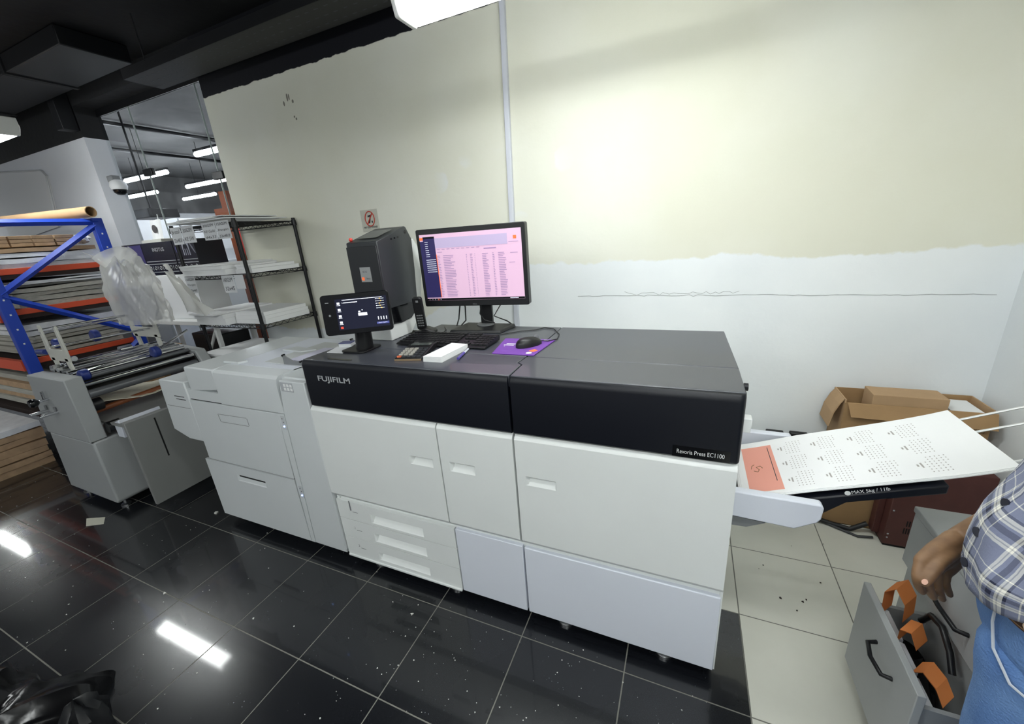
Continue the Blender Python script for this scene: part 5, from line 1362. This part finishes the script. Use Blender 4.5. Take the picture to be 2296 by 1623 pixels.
part('floor_carton', MB().box(-3.05,-2.66,0.62,0.82,0,0.83), M_CARD, bevel=0.003, label='brown carton standing on the floor between rack and laminator', cat='carton')
part('black_bin', MB().prism([(-2.62,0),(-2.24,0),(-2.22,0.90),(-2.64,0.90)], 'y', 0.90, 1.14), M_BLACKPLASTIC, bevel=0.01, label='black bin standing under the white table', cat='bin')

# ---------------------------------------------------------------- things behind the glass
op = thing('rack_upright', 'orange rack upright standing behind the glass next to the wall edge', 'rack', (-2.60, 1.52, 0))
part('post', MB().box(-2.66,-2.55,1.49,1.55,0,2.08), mat('orange_steel',(176,84,40),rough=0.5), op, bevel=0.004)
part('arm', MB().box(-2.80,-2.66,1.50,1.54,1.88,1.94), MATS['orange_steel'], op, bevel=0.003)
for i in range(4):
    y = 2.1+i*0.95
    c = thing('white_cabinet', ('white cabinet behind the glass nearest the column','second white cabinet behind the glass','third white cabinet behind the glass','white cabinet behind the glass farthest from the column')[i], 'cabinet', (-8.2, y+0.45, 0), group='white cabinets behind the glass')
    part('carcass', MB().box(-8.5,-7.9,y,y+0.92,0,2.25), M_FARWALL, c, bevel=0.006)
    part('door', MB().box(-7.898,-7.88,y+0.01,y+0.455,0.05,2.22), M_FARWALL, c, bevel=0.003)
    part('door', MB().box(-7.898,-7.88,y+0.465,y+0.91,0.05,2.22), M_FARWALL, c, bevel=0.003)
pj_ = thing('ceiling_projector', 'black projector hanging in the room behind the glass', 'projector', (-5.15, 2.2, 2.06))
part('case', MB().box(-5.45,-4.95,2.05,2.40,2.04,2.15), M_BLACKPLASTIC, pj_, bevel=0.01)
part('arm', MB().cyl((-5.22,2.22,2.15),(-5.22,2.22,3.449),0.012,n=8), M_BLACKMETAL, pj_)
sd_ = thing('shop_display', 'white display stand with red panels behind the glass', 'display stand', (-5.4, 2.7, 0))
part('stand', MB().box(-6.2,-4.6,2.5,2.9,0,1.45), M_FARWALL, sd_, bevel=0.005)
for k in range(3): part('red_panel', MB().box(-6.0+k*0.5,-5.75+k*0.5,2.49,2.498,1.05,1.40), MATS['red_paper0'], sd_)
part('shelf_goods', MB().box(-6.1,-4.7,2.52,2.85,1.451,1.60), M_PAPER2, sd_)

# ---------------------------------------------------------------- black refuse bag in the near left corner
M_REFUSE = mat('black_refuse_plastic', (10, 10, 12), rough=0.22, bump=0.35, bscale=9)
rb = thing('refuse_bag', 'crumpled shiny black refuse bag on the floor at the near left', 'bag', (-0.74, -1.10, 0))
def refuse(u, v):
    a = 2*math.pi*u; t = math.pi/2*v
    r = random.Random(int(u*997)+int(v*31))
    k = 1 + 0.10*math.sin(5*a+3*v) + 0.07*math.sin(9*a-5*v) + 0.05*math.sin(17*a+9*v)
    return (-0.655+0.42*k*math.cos(t)**0.6*math.cos(a), -1.10+0.29*k*math.cos(t)**0.6*math.sin(a), 0.001+0.155*math.sin(t)*(1+0.14*math.sin(6*a)+0.08*math.sin(13*a+4*v)))
part('sack', MB().grid(refuse, 64, 18, wrap=True), M_REFUSE, rb, smooth=35)
part('knot_ear', crumple(-0.385,-0.90,0.105,0.055,0.06,0.11,21,18,10), M_BLACKPLASTIC, rb, smooth=40, label='matt black twisted neck of the bag')

# ---------------------------------------------------------------- scraps on the floor
part('paper_scrap', MB().prism([(-2.10,-0.285),(-2.0,-0.325),(-1.91,-0.275),(-1.99,-0.235)], 'z', 0.0003, 0.0013), mat('beige_scrap',(205,203,188),rough=0.8), label='beige paper scrap on the black floor before the laminator', cat='scrap')
rr = random.Random(77)
M_CRUMB = mat('white_crumb', (214, 214, 208), rough=0.8)
cru = MB()
def flake(mb, x, y, s):
    a = rr.uniform(0,6.28); n = rr.choice((3,4,5))
    pts = [(x+s*rr.uniform(0.5,1)*math.cos(a+6.283*k/n), y+s*rr.uniform(0.4,1)*math.sin(a+6.283*k/n)) for k in range(n)]
    mb.prism(pts, 'z', 0.0003, 0.0003+s*0.5)
for k in range(320):
    x = rr.uniform(-3.2, 1.58); y = rr.uniform(-0.95, 0.02)
    if rr.random() < 0.4: x = rr.uniform(0.2,1.5); y = rr.uniform(-0.6,-0.02)
    flake(cru, x, y, rr.choice((0.0012,0.0016,0.002,0.0026,0.0035)))
part('floor_crumbs', cru, M_CRUMB, label='tiny pale paper crumbs scattered over the black tiles', cat='crumbs', kind='stuff')
for (x, y, s, lab) in ((-1.293,0.03,0.014,'pale scrap by the foot of the feeder'),(0.33,-0.134,0.010,'grey chip on the black floor below the drawers'),(-0.90,-0.451,0.010,'white chip on the black floor left of the lamp reflection'),(-0.337,-0.392,0.006,'white chip on the black floor before the feeder')):
    mb = MB(); flake(mb, x, y, s); part('floor_scrap', mb, M_CRUMB, label=lab, cat='scrap')
dk = MB()
for (x,y,s) in ((1.78,0.46,0.007),(1.83,0.415,0.006),(1.86,0.47,0.008),(1.875,0.485,0.005),(1.95,0.60,0.004),(2.02,0.86,0.003),(1.88,0.80,0.003),(1.74,0.63,0.004),(1.72,0.60,0.003)):
    flake(dk, x, y, s)
part('floor_specks', dk, mat('dark_speck',(40,30,26),rough=0.8), label='small dark specks on the cream floor tiles by the printer', cat='specks', kind='stuff')
# ---------------------------------------------------------------- person standing at the output tray
M_SKIN = mat('brown_skin', (132, 100, 70), rough=0.55, vary=0.15, vscale=30, col2=(114, 84, 58), sss=0.05)
M_NAIL = mat('nail', (196, 150, 128), rough=0.35)
M_DENIM = mat('blue_denim', (114, 150, 200), rough=0.85, vary=0.2, vscale=7, col2=(82, 118, 172), bump=0.4, bscale=260)
M_BELT = mat('brown_leather', (74, 48, 34), rough=0.45)
M_HAIR = mat('black_hair', (22, 19, 18), rough=0.6)
M_STITCH = mat('denim_stitch', (176, 182, 190), rough=0.8)
def plaid():
    m = bpy.data.materials.new('plaid_flannel'); m.use_nodes = True
    nt = m.node_tree; b = nt.nodes['Principled BSDF']; L = nt.links.new
    uv = nt.nodes.new('ShaderNodeUVMap'); uv.uv_map = 'UVMap'
    sep = nt.nodes.new('ShaderNodeSeparateXYZ'); L(uv.outputs[0], sep.inputs[0])
    def band(out, freq, off):
        a = nt.nodes.new('ShaderNodeMath'); a.operation = 'MULTIPLY_ADD'; a.inputs[1].default_value = freq; a.inputs[2].default_value = off
        L(out, a.inputs[0])
        f = nt.nodes.new('ShaderNodeMath'); f.operation = 'FRACT'; L(a.outputs[0], f.inputs[0])
        r = nt.nodes.new('ShaderNodeValToRGB'); r.color_ramp.interpolation = 'CONSTANT'
        el = r.color_ramp.elements
        blue = lin((124,130,154)); white = lin((232,230,220)); navy = lin((34,38,62)); grey = lin((168,168,168))
        spec = [(0.0,blue),(0.30,white),(0.345,grey),(0.365,white),(0.40,blue),(0.47,navy),(0.56,blue),(0.60,white),(0.63,grey),(0.65,white),(0.70,navy),(0.74,blue),(0.88,white),(0.90,blue)]
        el[0].position = 0.0; el[0].color = spec[0][1]
        el[1].position = spec[1][0]; el[1].color = spec[1][1]
        for (p, c) in spec[2:]:
            e = el.new(p); e.color = c
        L(f.outputs[0], r.inputs[0]); return r.outputs[0]
    mix = nt.nodes.new('ShaderNodeMix'); mix.data_type = 'RGBA'; mix.inputs['Factor'].default_value = 0.5
    L(band(sep.outputs['X'], 9.5, 0.15), mix.inputs['A']); L(band(sep.outputs['Y'], 9.0, 0.30), mix.inputs['B'])
    L(mix.outputs['Result'], b.inputs['Base Color'])
    b.inputs['Roughness'].default_value = 0.9
    n = nt.nodes.new('ShaderNodeTexNoise'); n.inputs['Scale'].default_value = 300
    geo = nt.nodes.new('ShaderNodeNewGeometry'); L(geo.outputs['Position'], n.inputs['Vector'])
    bp = nt.nodes.new('ShaderNodeBump'); bp.inputs['Strength'].default_value = 0.3; bp.inputs['Distance'].default_value = 0.004
    L(n.outputs['Fac'], bp.inputs['Height']); L(bp.outputs[0], b.inputs['Normal'])
    return m
M_PLAID = plaid()

PC = Vector((2.018, -0.304, 0.0))
FW = Vector((-0.86, 0.51, 0.0)).normalized()      # the way the person faces
LF = Vector((-FW.y, FW.x, 0.0))                   # the person's left
def P(f, l, z): return PC + FW*f + LF*l + Vector((0,0,z))
pe = thing('person', 'person in a blue plaid shirt and jeans standing at the right edge, right hand hanging', 'person', tuple(PC))

def ringloft(rings, n=40, fold=None):
    """rings: (z, forward centre, left centre, half depth, half width)"""
    vs = []; fs = []
    for j, (z, cf, cl, a, bw) in enumerate(rings):
        for k in range(n):
            t = 2*math.pi*k/n
            e = 0.85
            c, s = math.cos(t), math.sin(t)
            x = math.copysign(abs(c)**e, c)*a; y = math.copysign(abs(s)**e, s)*bw
            q = 1.0
            if fold: q += fold(t, z)
            vs.append(P(cf+x*q, cl+y*q, z))
    m = len(rings)
    for j in range(m-1):
        for k in range(n):
            l = (k+1) % n
            fs.append((j*n+k, j*n+l, (j+1)*n+l, (j+1)*n+k))
    return vs, fs, n, m
def smooth_rings(rings, sub=4):
    out = []
    for i in range(len(rings)-1):
        for k in range(sub):
            t = k/sub; t2 = t*t*(3-2*t)
            out.append(tuple(rings[i][q]+(rings[i+1][q]-rings[i][q])*(t if q == 0 else t2) for q in range(5)))
    out.append(rings[-1]); return out
def chain(mb, pts, rs, n=14):
    """tapered limb with rounded ends"""
    pts = [Vector(p) for p in pts]
    dense = []; rad = []
    m = len(pts)
    for i in range(m-1):
        p0 = pts[max(0,i-1)]; p1 = pts[i]; p2 = pts[i+1]; p3 = pts[min(m-1,i+2)]
        for k in range(5):
            t = k/5
            q = 0.5*((2*p1)+(p2-p0)*t+(2*p0-5*p1+4*p2-p3)*t*t+(3*p1-p0-3*p2+p3)*t**3)
            dense.append(q); rad.append(rs[i]+(rs[i+1]-rs[i])*t)
    dense.append(pts[-1]); rad.append(rs[-1])
    d0 = (dense[1]-dense[0]).normalized(); d1 = (dense[-1]-dense[-2]).normalized()
    cap0 = [(dense[0]-d0*rad[0]*math.sin(a), rad[0]*math.cos(a)) for a in (1.45,1.1,0.6)]
    cap1 = [(dense[-1]+d1*rad[-1]*math.sin(a), rad[-1]*math.cos(a)) for a in (0.6,1.1,1.45)]
    allp = [c[0] for c in cap0]+dense+[c[0] for c in cap1]
    allr = [c[1] for c in cap0]+rad+[c[1] for c in cap1]
    mb.tube(allp, allr, n)

# ---- body: one continuous skin
bm_ = MB()
vs, fs, n_, m_ = ringloft(smooth_rings([(0.80,0,0,0.02,0.02),(0.84,0.0,0,0.10,0.15),(0.95,0.01,0,0.115,0.165),(1.05,0.02,0,0.115,0.155),(1.20,0.0,0,0.11,0.165),(1.34,-0.01,0,0.105,0.185),(1.42,-0.015,0,0.085,0.17),(1.46,-0.015,0,0.06,0.09),(1.47,-0.015,0,0.02,0.02)]), 28)
bm_.add(vs, fs+[tuple(range(n_))[::-1], tuple((m_-1)*n_+k for k in range(n_))])
chain(bm_, [P(-0.015,0,1.40),P(-0.005,0,1.48),P(0.01,0,1.56)], [0.062,0.055,0.055])
# head: skull, jaw, nose, ears
def ell(c, a, b_, h, n=20, m=12, pinch=None):
    def fn(u, v):
        t = 2*math.pi*u; w = math.pi*(v-0.5)
        f = a*math.cos(w)*math.cos(t); l = b_*math.cos(w)*math.sin(t); z = h*math.sin(w)
        return P(c[0]+f, c[1]+l, c[2]+z)
    bm_.grid(fn, n, m, wrap=True)
ell((0.0,0,1.640),0.098,0.077,0.092); ell((0.030,0,1.575),0.065,0.058,0.065); ell((0.055,0,1.540),0.03,0.035,0.025)
chain(bm_, [P(0.088,0,1.628),P(0.104,0,1.605),P(0.108,0,1.590)], [0.008,0.012,0.013], 10)
for s in (-1,1):
    ell((-0.005,0.078*s,1.61),0.018,0.010,0.030,12,8)
    ell((0.095,0.012*s,1.587),0.010,0.008,0.007,10,6)
chain(bm_, [P(0.089,-0.022,1.556),P(0.097,0,1.557),P(0.089,0.022,1.556)], [0.006,0.008,0.006], 10)
chain(bm_, [P(0.086,-0.020,1.546),P(0.094,0,1.545),P(0.086,0.020,1.546)], [0.006,0.008,0.006], 10)
# legs and feet
for s in (-1,1):
    chain(bm_, [P(0.0,0.085*s,0.86),P(0.015,0.088*s,0.50),P(-0.01,0.092*s,0.30),P(-0.02,0.095*s,0.09)], [0.085,0.055,0.052,0.035], 18)
    chain(bm_, [P(-0.05,0.095*s,0.045),P(0.05,0.098*s,0.045),P(0.15,0.105*s,0.035)], [0.035,0.036,0.028], 14)
# left arm: hanging back at the side
chain(bm_, [P(-0.02,0.175,1.385),P(-0.08,0.225,1.10),P(-0.07,0.23,0.98),P(-0.03,0.225,0.86)], [0.055,0.042,0.038,0.026], 16)
def hand(wrist, pd, lat, down, mirror=1):
    """wrist point, palm direction, direction to the little finger, direction fingers curl to"""
    pd = pd.normalized(); lat = (lat-pd*lat.dot(pd)).normalized(); back = lat.cross(pd).normalized()
    ends = []
    # palm as a fan of metacarpals, thin across the back
    kn = []
    for (off, ln) in ((-0.030,0.088),(-0.010,0.092),(0.011,0.087),(0.030,0.078)):
        k_ = wrist + pd*ln + lat*off
        kn.append(k_)
        chain(bm_, [wrist+lat*off*0.45, wrist+pd*ln*0.5+lat*off*0.9, k_], [0.0165,0.0150,0.0115], 12)
    for i, (k_, L1, L2, L3, r) in enumerate(zip(kn, (0.040,0.044,0.041,0.032), (0.025,0.029,0.027,0.020), (0.020,0.021,0.021,0.018), (0.0095,0.0098,0.0092,0.0082))):
        c1 = 0.45+0.10*i; c2 = 1.05+0.06*i; c3 = 1.35
        def dirn(t): return (pd*math.cos(t)+down*math.sin(t)).normalized()
        sp = lat*(i-1.5)*0.05
        q1 = k_ + (dirn(c1)+sp)*L1; q2 = q1 + (dirn(c2)+sp)*L2; q3 = q2 + dirn(c3)*L3
        chain(bm_, [k_, q1, q2, q3], [r*1.18,r*1.06,r*0.98,r*0.82], 12)
        ends.append((q2,q3,r))
    # thumb leaves the side of the palm near its base
    t0 = wrist + pd*0.022 - lat*0.020; t1 = wrist + pd*0.045 - lat*0.044 + down*0.012; t2 = t1 + pd*0.022 + down*0.026 - lat*0.004; t3 = t2 + pd*0.012 + down*0.024 + lat*0.004
    chain(bm_, [t0,t1,t2,t3], [0.017,0.0145,0.0125,0.0098], 12)
    ends.append((t2,t3,0.0105))
    return ends
# right arm: the hand hangs in front of the right hip
# joints of the right hand: wrist, knuckles, finger joints, thumb joints
HW = (1.9149, -0.1204, 0.8443)
HK = [(1.8296, -0.1869, 0.8252), (1.8536, -0.168, 0.8151), (1.8767, -0.1553, 0.7959), (1.8974, -0.1433, 0.7776)]
HF = [[(1.8199, -0.208, 0.8045), (1.8268, -0.209, 0.7803), (1.8379, -0.2034, 0.7627)], [(1.846, -0.1917, 0.7851), (1.8555, -0.1915, 0.7577), (1.8669, -0.1862, 0.7389)], [(1.8715, -0.1743, 0.769), (1.8812, -0.1738, 0.7423), (1.8903, -0.1701, 0.7253)], [(1.8946, -0.1568, 0.7567), (1.9034, -0.1553, 0.737), (1.91, -0.1521, 0.7247)]]
HT = [(1.8866, -0.1545, 0.8367), (1.8574, -0.189, 0.8292), (1.8399, -0.2094, 0.8139), (1.8287, -0.2215, 0.801)]
WR = Vector(HW)
chain(bm_, [P(-0.02,-0.175,1.385),P(0.01,-0.215,1.09),WR+(P(0.01,-0.215,1.09)-WR)*0.45,WR], [0.055,0.043,0.036,0.0255], 16)
HK = [Vector(p) for p in HK]
for k_, off, r0 in zip(HK, (-0.5,-0.17,0.17,0.5), (0.0165,0.0165,0.0155,0.0145)):
    st_ = WR + (HK[3]-HK[0])*off*0.42
    chain(bm_, [st_, st_.lerp(k_,0.55), k_], [0.0190,0.0178,0.0125], 12)
for a_, b2 in zip(HK, HK[1:]):
    chain(bm_, [a_.lerp(WR,0.3), b2.lerp(WR,0.3)], [0.0145,0.0145], 10)
for k_, f_, r in zip(HK, HF, (0.0088,0.0088,0.0083,0.0075)):
    chain(bm_, [k_]+[Vector(p) for p in f_], [r*1.22,r*1.10,r*1.0,r*0.84], 12)
HT = [Vector(p) for p in HT]
chain(bm_, [WR.lerp(HT[0],0.4)]+HT, [0.0180,0.0160,0.0122,0.0108,0.0090], 12)
r_ends = [(HT[2],HT[3],0.0100)]
l_ends = hand(P(-0.03,0.225,0.86), Vector((0,0,-1.0))+FW*0.25, FW*-0.4+LF*0.9, FW*0.3-LF*0.8)
me = bpy.data.meshes.new('body')
Rinv = ROOTM[pe.name].inverted()
me.from_pydata([tuple(Rinv @ v) for v in bm_.v], [], bm_.f); me.update(); finish_mesh(me)
me.materials.append(M_SKIN)
body = bpy.data.objects.new('body', me); COL.objects.link(body); body.parent = pe
rm = body.modifiers.new('remesh','REMESH'); rm.mode = 'VOXEL'; rm.voxel_size = 0.0034; rm.use_smooth_shade = True
s_ = body.modifiers.new('smooth','SMOOTH'); s_.factor = 0.5; s_.iterations = 3
for (a, b_, r) in r_ends[-1:]:
    d_ = (b_-a).normalized(); out = (LF*0.85+Vector((0,0,0.5))+FW*0.15); out = (out-d_*out.dot(d_)).normalized()
    sd_v = d_.cross(out).normalized()
    nb = MB(); c = b_+d_*0.001+out*(r*0.80)
    nb.add([c+d_*0.0062*math.cos(t)+sd_v*0.0046*math.sin(t)+out*(0.0016 if k_ else 0) for k_ in (0,1) for t in [i*math.pi/6 for i in range(12)]],
           [tuple(range(12))[::-1], tuple(range(12,24))]+[(i,(i+1)%12,12+(i+1)%12,12+i) for i in range(12)])
    part('thumb_nail', nb, M_NAIL, pe)
# face details and hair
for s in (-1,1):
    part('eye', MB().add(*(lambda g: (g.v, g.f))(MB().grid(lambda u, v: P(0.083+0.011*math.cos(math.pi*(v-0.5))*math.cos(6.283*u), 0.032*s+0.014*math.cos(math.pi*(v-0.5))*math.sin(6.283*u), 1.630+0.007*math.sin(math.pi*(v-0.5))), 12, 8, wrap=True))), M_PRINTWHITE, pe, smooth=60)
    part('iris', MB().add(*(lambda g: (g.v, g.f))(MB().grid(lambda u, v: P(0.0925+0.0025*math.cos(math.pi*(v-0.5))*math.cos(6.283*u), 0.032*s+0.005*math.cos(math.pi*(v-0.5))*math.sin(6.283*u), 1.630+0.005*math.sin(math.pi*(v-0.5))), 10, 6, wrap=True))), M_HAIR, pe, smooth=60)
    eb = MB(); eb.tube([P(0.092,0.016*s,1.646),P(0.091,0.034*s,1.650),P(0.078,0.052*s,1.645)], [0.003,0.004,0.002], 6); part('eyebrow', eb, M_HAIR, pe)
def hair_fn(u, v):
    t = 2*math.pi*u; w = 0.05 + (math.pi/2-0.05)*v
    f = math.cos(t)
    low = 0.30 if f > 0.55 else -0.45
    w = low + (math.pi/2-low)*v
    return P(-0.004+0.106*math.cos(w)*math.cos(t), 0.085*math.cos(w)*math.sin(t), 1.644+0.098*math.sin(w))
part('hair', MB().grid(hair_fn, 30, 10, wrap=True), M_HAIR, pe, smooth=80)

# ---- jeans
jf = lambda t, z: 0.018*math.sin(5*t+9*z)+0.012*math.sin(9*t-14*z)
jm = MB()
vs, fs, n_, m_ = ringloft(smooth_rings([(0.72,0.0,0,0.06,0.10),(0.77,0.0,0,0.118,0.168),(0.83,0.0,0,0.138,0.188),(0.88,0.0,0,0.138,0.184),(0.925,0.004,0,0.134,0.176)],3), 40, jf)
jm.add(vs, fs)
for s in (-1,1):
    r2 = []
    for (z, cf, cl, a, bw) in smooth_rings([(0.075,-0.02,0.095*s,0.062,0.060),(0.12,-0.02,0.095*s,0.066,0.063),(0.30,-0.005,0.092*s,0.072,0.068),(0.50,0.018,0.088*s,0.082,0.076),(0.70,0.010,0.088*s,0.106,0.090),(0.80,0.002,0.086*s,0.124,0.096),(0.88,0.0,0.080*s,0.10,0.075)],4):
        r2.append((z,cf,cl,a,bw))
    vs, fs, n_, m_ = ringloft(r2, 28, lambda t, z: 0.02*math.sin(4*t+16*z)+0.018*math.sin(3*t-30*z)*(0.5 if z > 0.6 else 1.0))
    jm.add(vs, fs)
jn = part('jeans', jm, M_DENIM, pe, smooth=70, label='faded blue jeans')
def surf(f_ang, z, off, a=0.135, bw=0.181):
    c, s = math.cos(f_ang), math.sin(f_ang); e = 0.85
    return P(math.copysign(abs(c)**e,c)*(a+off), math.copysign(abs(s)**e,s)*(bw+off), z)
pk = MB(); pk.tube([surf(0.60,0.893,0.006),surf(0.66,0.86,0.008),surf(0.80,0.825,0.011),surf(1.05,0.795,0.012),surf(1.40,0.785,0.012)], 0.0022, 6)
part('pocket_seam', pk, M_STITCH, jn)
ss = MB(); ss.tube([surf(1.55,0.89-0.02*k,0.006) for k in range(6)], 0.0016, 5); part('side_seam', ss, M_STITCH, jn)
bl = MB(); vs, fs, n_, m_ = ringloft([(0.893,0.002,0,0.141,0.185),(0.895,0.002,0,0.145,0.189),(0.931,0.005,0,0.143,0.186),(0.933,0.005,0,0.139,0.182)], 40)
bl.add(vs, fs); bt = part('belt', bl, M_BELT, pe, smooth=40, label='brown leather belt')
for z in (0.900, 0.926):
    stt = MB(); stt.tube([surf(2*math.pi*k/48, z, 0.0098) + FW*0.003 for k in range(48)], 0.0009, 4, closed=True); part('belt_stitch', stt, mat('belt_stitch%d' % int(z*1000),(150,118,84),rough=0.8), bt)
part('belt_stud', MB().add(*(lambda g: (g.v, g.f))(MB().grid(lambda u, v: surf(1.02,0.912,0.012)+Vector((0.008*math.cos(math.pi*(v-0.5))*math.cos(6.283*u),0.008*math.cos(math.pi*(v-0.5))*math.sin(6.283*u),0.008*math.sin(math.pi*(v-0.5)))), 10, 8, wrap=True))), mat('cream_stud',(222,196,168),rough=0.4), bt, smooth=60)

# ---- shirt with plaid running over it
def cloth(nm, rings, n, fold, m, open_uv=True):
    vs, fs, n_, m_ = ringloft(rings, n, fold)
    me = bpy.data.meshes.new(nm)
    me.from_pydata([tuple(Rinv @ v) for v in vs], [], fs); me.update(); finish_mesh(me)
    for p in me.polygons: p.use_smooth = True
    uvl = me.uv_layers.new(name='UVMap')
    for p in me.polygons:
        ks = [me.loops[li].vertex_index % n_ for li in p.loop_indices]
        wrapf = max(ks)-min(ks) > 2
        for li in p.loop_indices:
            vi = me.loops[li].vertex_index; k_ = vi % n_; j = vi // n_
            if wrapf and k_ < n_//2: k_ += n_
            z, cf, cl, a, bw = rings[j]
            uvl.data[li].uv = (2*math.pi*k_/n_*0.165, z)
    me.materials.append(m)
    o = bpy.data.objects.new(nm, me); COL.objects.link(o); o.parent = pe
    so = o.modifiers.new('solid','SOLIDIFY'); so.thickness = 0.003; so.offset = 0
    return o
def sfold(t, z):
    w = 0.030*math.sin(3*t+26*z)+0.022*math.sin(7*t-19*z)+0.016*math.sin(11*t+33*z)
    return w*(1.0 if z < 1.15 else 0.5)
# front of the shirt hangs low over the belly, the side hem rides up over the belt
rings = smooth_rings([(0.865,0.022,0,0.148,0.178),(0.92,0.024,0,0.150,0.182),(0.99,0.020,0,0.146,0.180),(1.10,0.005,0,0.132,0.176),(1.22,0.0,0,0.130,0.186),(1.34,-0.01,0,0.122,0.200),(1.42,-0.015,0,0.098,0.180),(1.455,-0.012,0,0.068,0.095),(1.475,-0.005,0,0.060,0.068)], 5)
shirt = cloth('shirt', rings, 64, sfold, M_PLAID)
shirt['label'] = 'blue, white and navy plaid shirt'
for v in shirt.data.vertices:
    w = Vector(v.co)
    l = w.dot(LF); f = w.dot(FW); ang = math.atan2(l, f)
    if w.z < 1.0:
        lift = 0.5-0.5*math.cos(min(math.pi, abs(ang)*1.25))
        v.co.z = w.z + lift*0.125*(1.0-(w.z-0.865)/0.135)
for s, pts, rs in ((1,[P(-0.02,0.165,1.40),P(-0.06,0.215,1.22),P(-0.082,0.228,1.09),P(-0.075,0.232,0.99)],[0.072,0.064,0.060,0.056]), (-1,[P(-0.02,-0.165,1.40),P(0.0,-0.205,1.22),P(0.014,-0.215,1.09),P(0.045,-0.205,1.00)],[0.072,0.064,0.060,0.056])):
    sm_ = MB(); sm_.tube(pts, rs, 20, caps=False)
    so = part('sleeve', sm_, M_PLAID, pe, smooth=80, sub=1)
    uvl = so.data.uv_layers.new(name='UVMap')
    for p in so.data.polygons:
        for li in p.loop_indices:
            vi = so.data.loops[li].vertex_index; uvl.data[li].uv = ((vi % 20)/20*0.38, (vi//20)*0.12)
plk = MB()
def sp(z, ang):      # a point on the shirt front
    for a, b_ in zip(rings, rings[1:]):
        if a[0] <= z <= b_[0]:
            t = (z-a[0])/(b_[0]-a[0]); r_ = tuple(a[q]+(b_[q]-a[q])*t for q in range(5)); break
    c, s = math.cos(ang), math.sin(ang); e = 0.85; q = 1+sfold(ang % (2*math.pi), z)
    return P(r_[1]+math.copysign(abs(c)**e,c)*r_[3]*q, r_[2]+math.copysign(abs(s)**e,s)*r_[4]*q, z)
for z in (0.915, 0.985, 1.055, 1.13, 1.21, 1.29, 1.37):
    bp_ = sp(z, 0.34); nrm = (FW*0.80+LF*0.60).normalized(); sd_v = nrm.cross(Vector((0,0,1))).normalized(); u_ = Vector((0,0,1))
    bb = MB(); vv = []
    for dd in (0.0010, 0.0036):
        for k in range(14):
            a = 2*math.pi*k/14; vv.append(bp_+nrm*dd+sd_v*0.0085*math.cos(a)+u_*0.0085*math.sin(a))
    bb.add(vv, [tuple(range(14))[::-1], tuple(range(14,28))]+[(i,(i+1)%14,14+(i+1)%14,14+i) for i in range(14)])
    part('button', bb, mat('navy_button%d' % int(z*1000),(24,26,44),rough=0.35), shirt)
for s in (-1,1):
    co = MB(); co.tube([P(0.055,0.02*s,1.455),P(0.02,0.068*s,1.475),P(-0.045,0.058*s,1.495),P(-0.072,0.0,1.50)], [0.014,0.016,0.016,0.016], 8, squash=1.4); 
    c_ = part('collar', co, mat('collar_blue%d' % s,(138,144,170),rough=0.9), shirt, smooth=60)
# shoes
for s in (-1,1):
    sh_ = MB(); vs, fs, n_, m_ = [], [], 0, 0
    def shoe(u, v, s=s):
        t = 2*math.pi*u; w = math.pi/2*v
        L_ = 0.145*math.cos(t); wd = 0.05*math.sin(t)*(1+0.15*math.cos(t))
        h = (0.085 if math.cos(t) < 0.2 else 0.06)
        k_ = math.cos(w)**0.5
        return P(0.045+L_*k_*1.0, 0.098*s+wd*k_, 0.002+h*math.sin(w))
    sh_.grid(shoe, 28, 8, wrap=True)
    part('shoe', sh_, M_BLACKPLASTIC, pe, smooth=60)
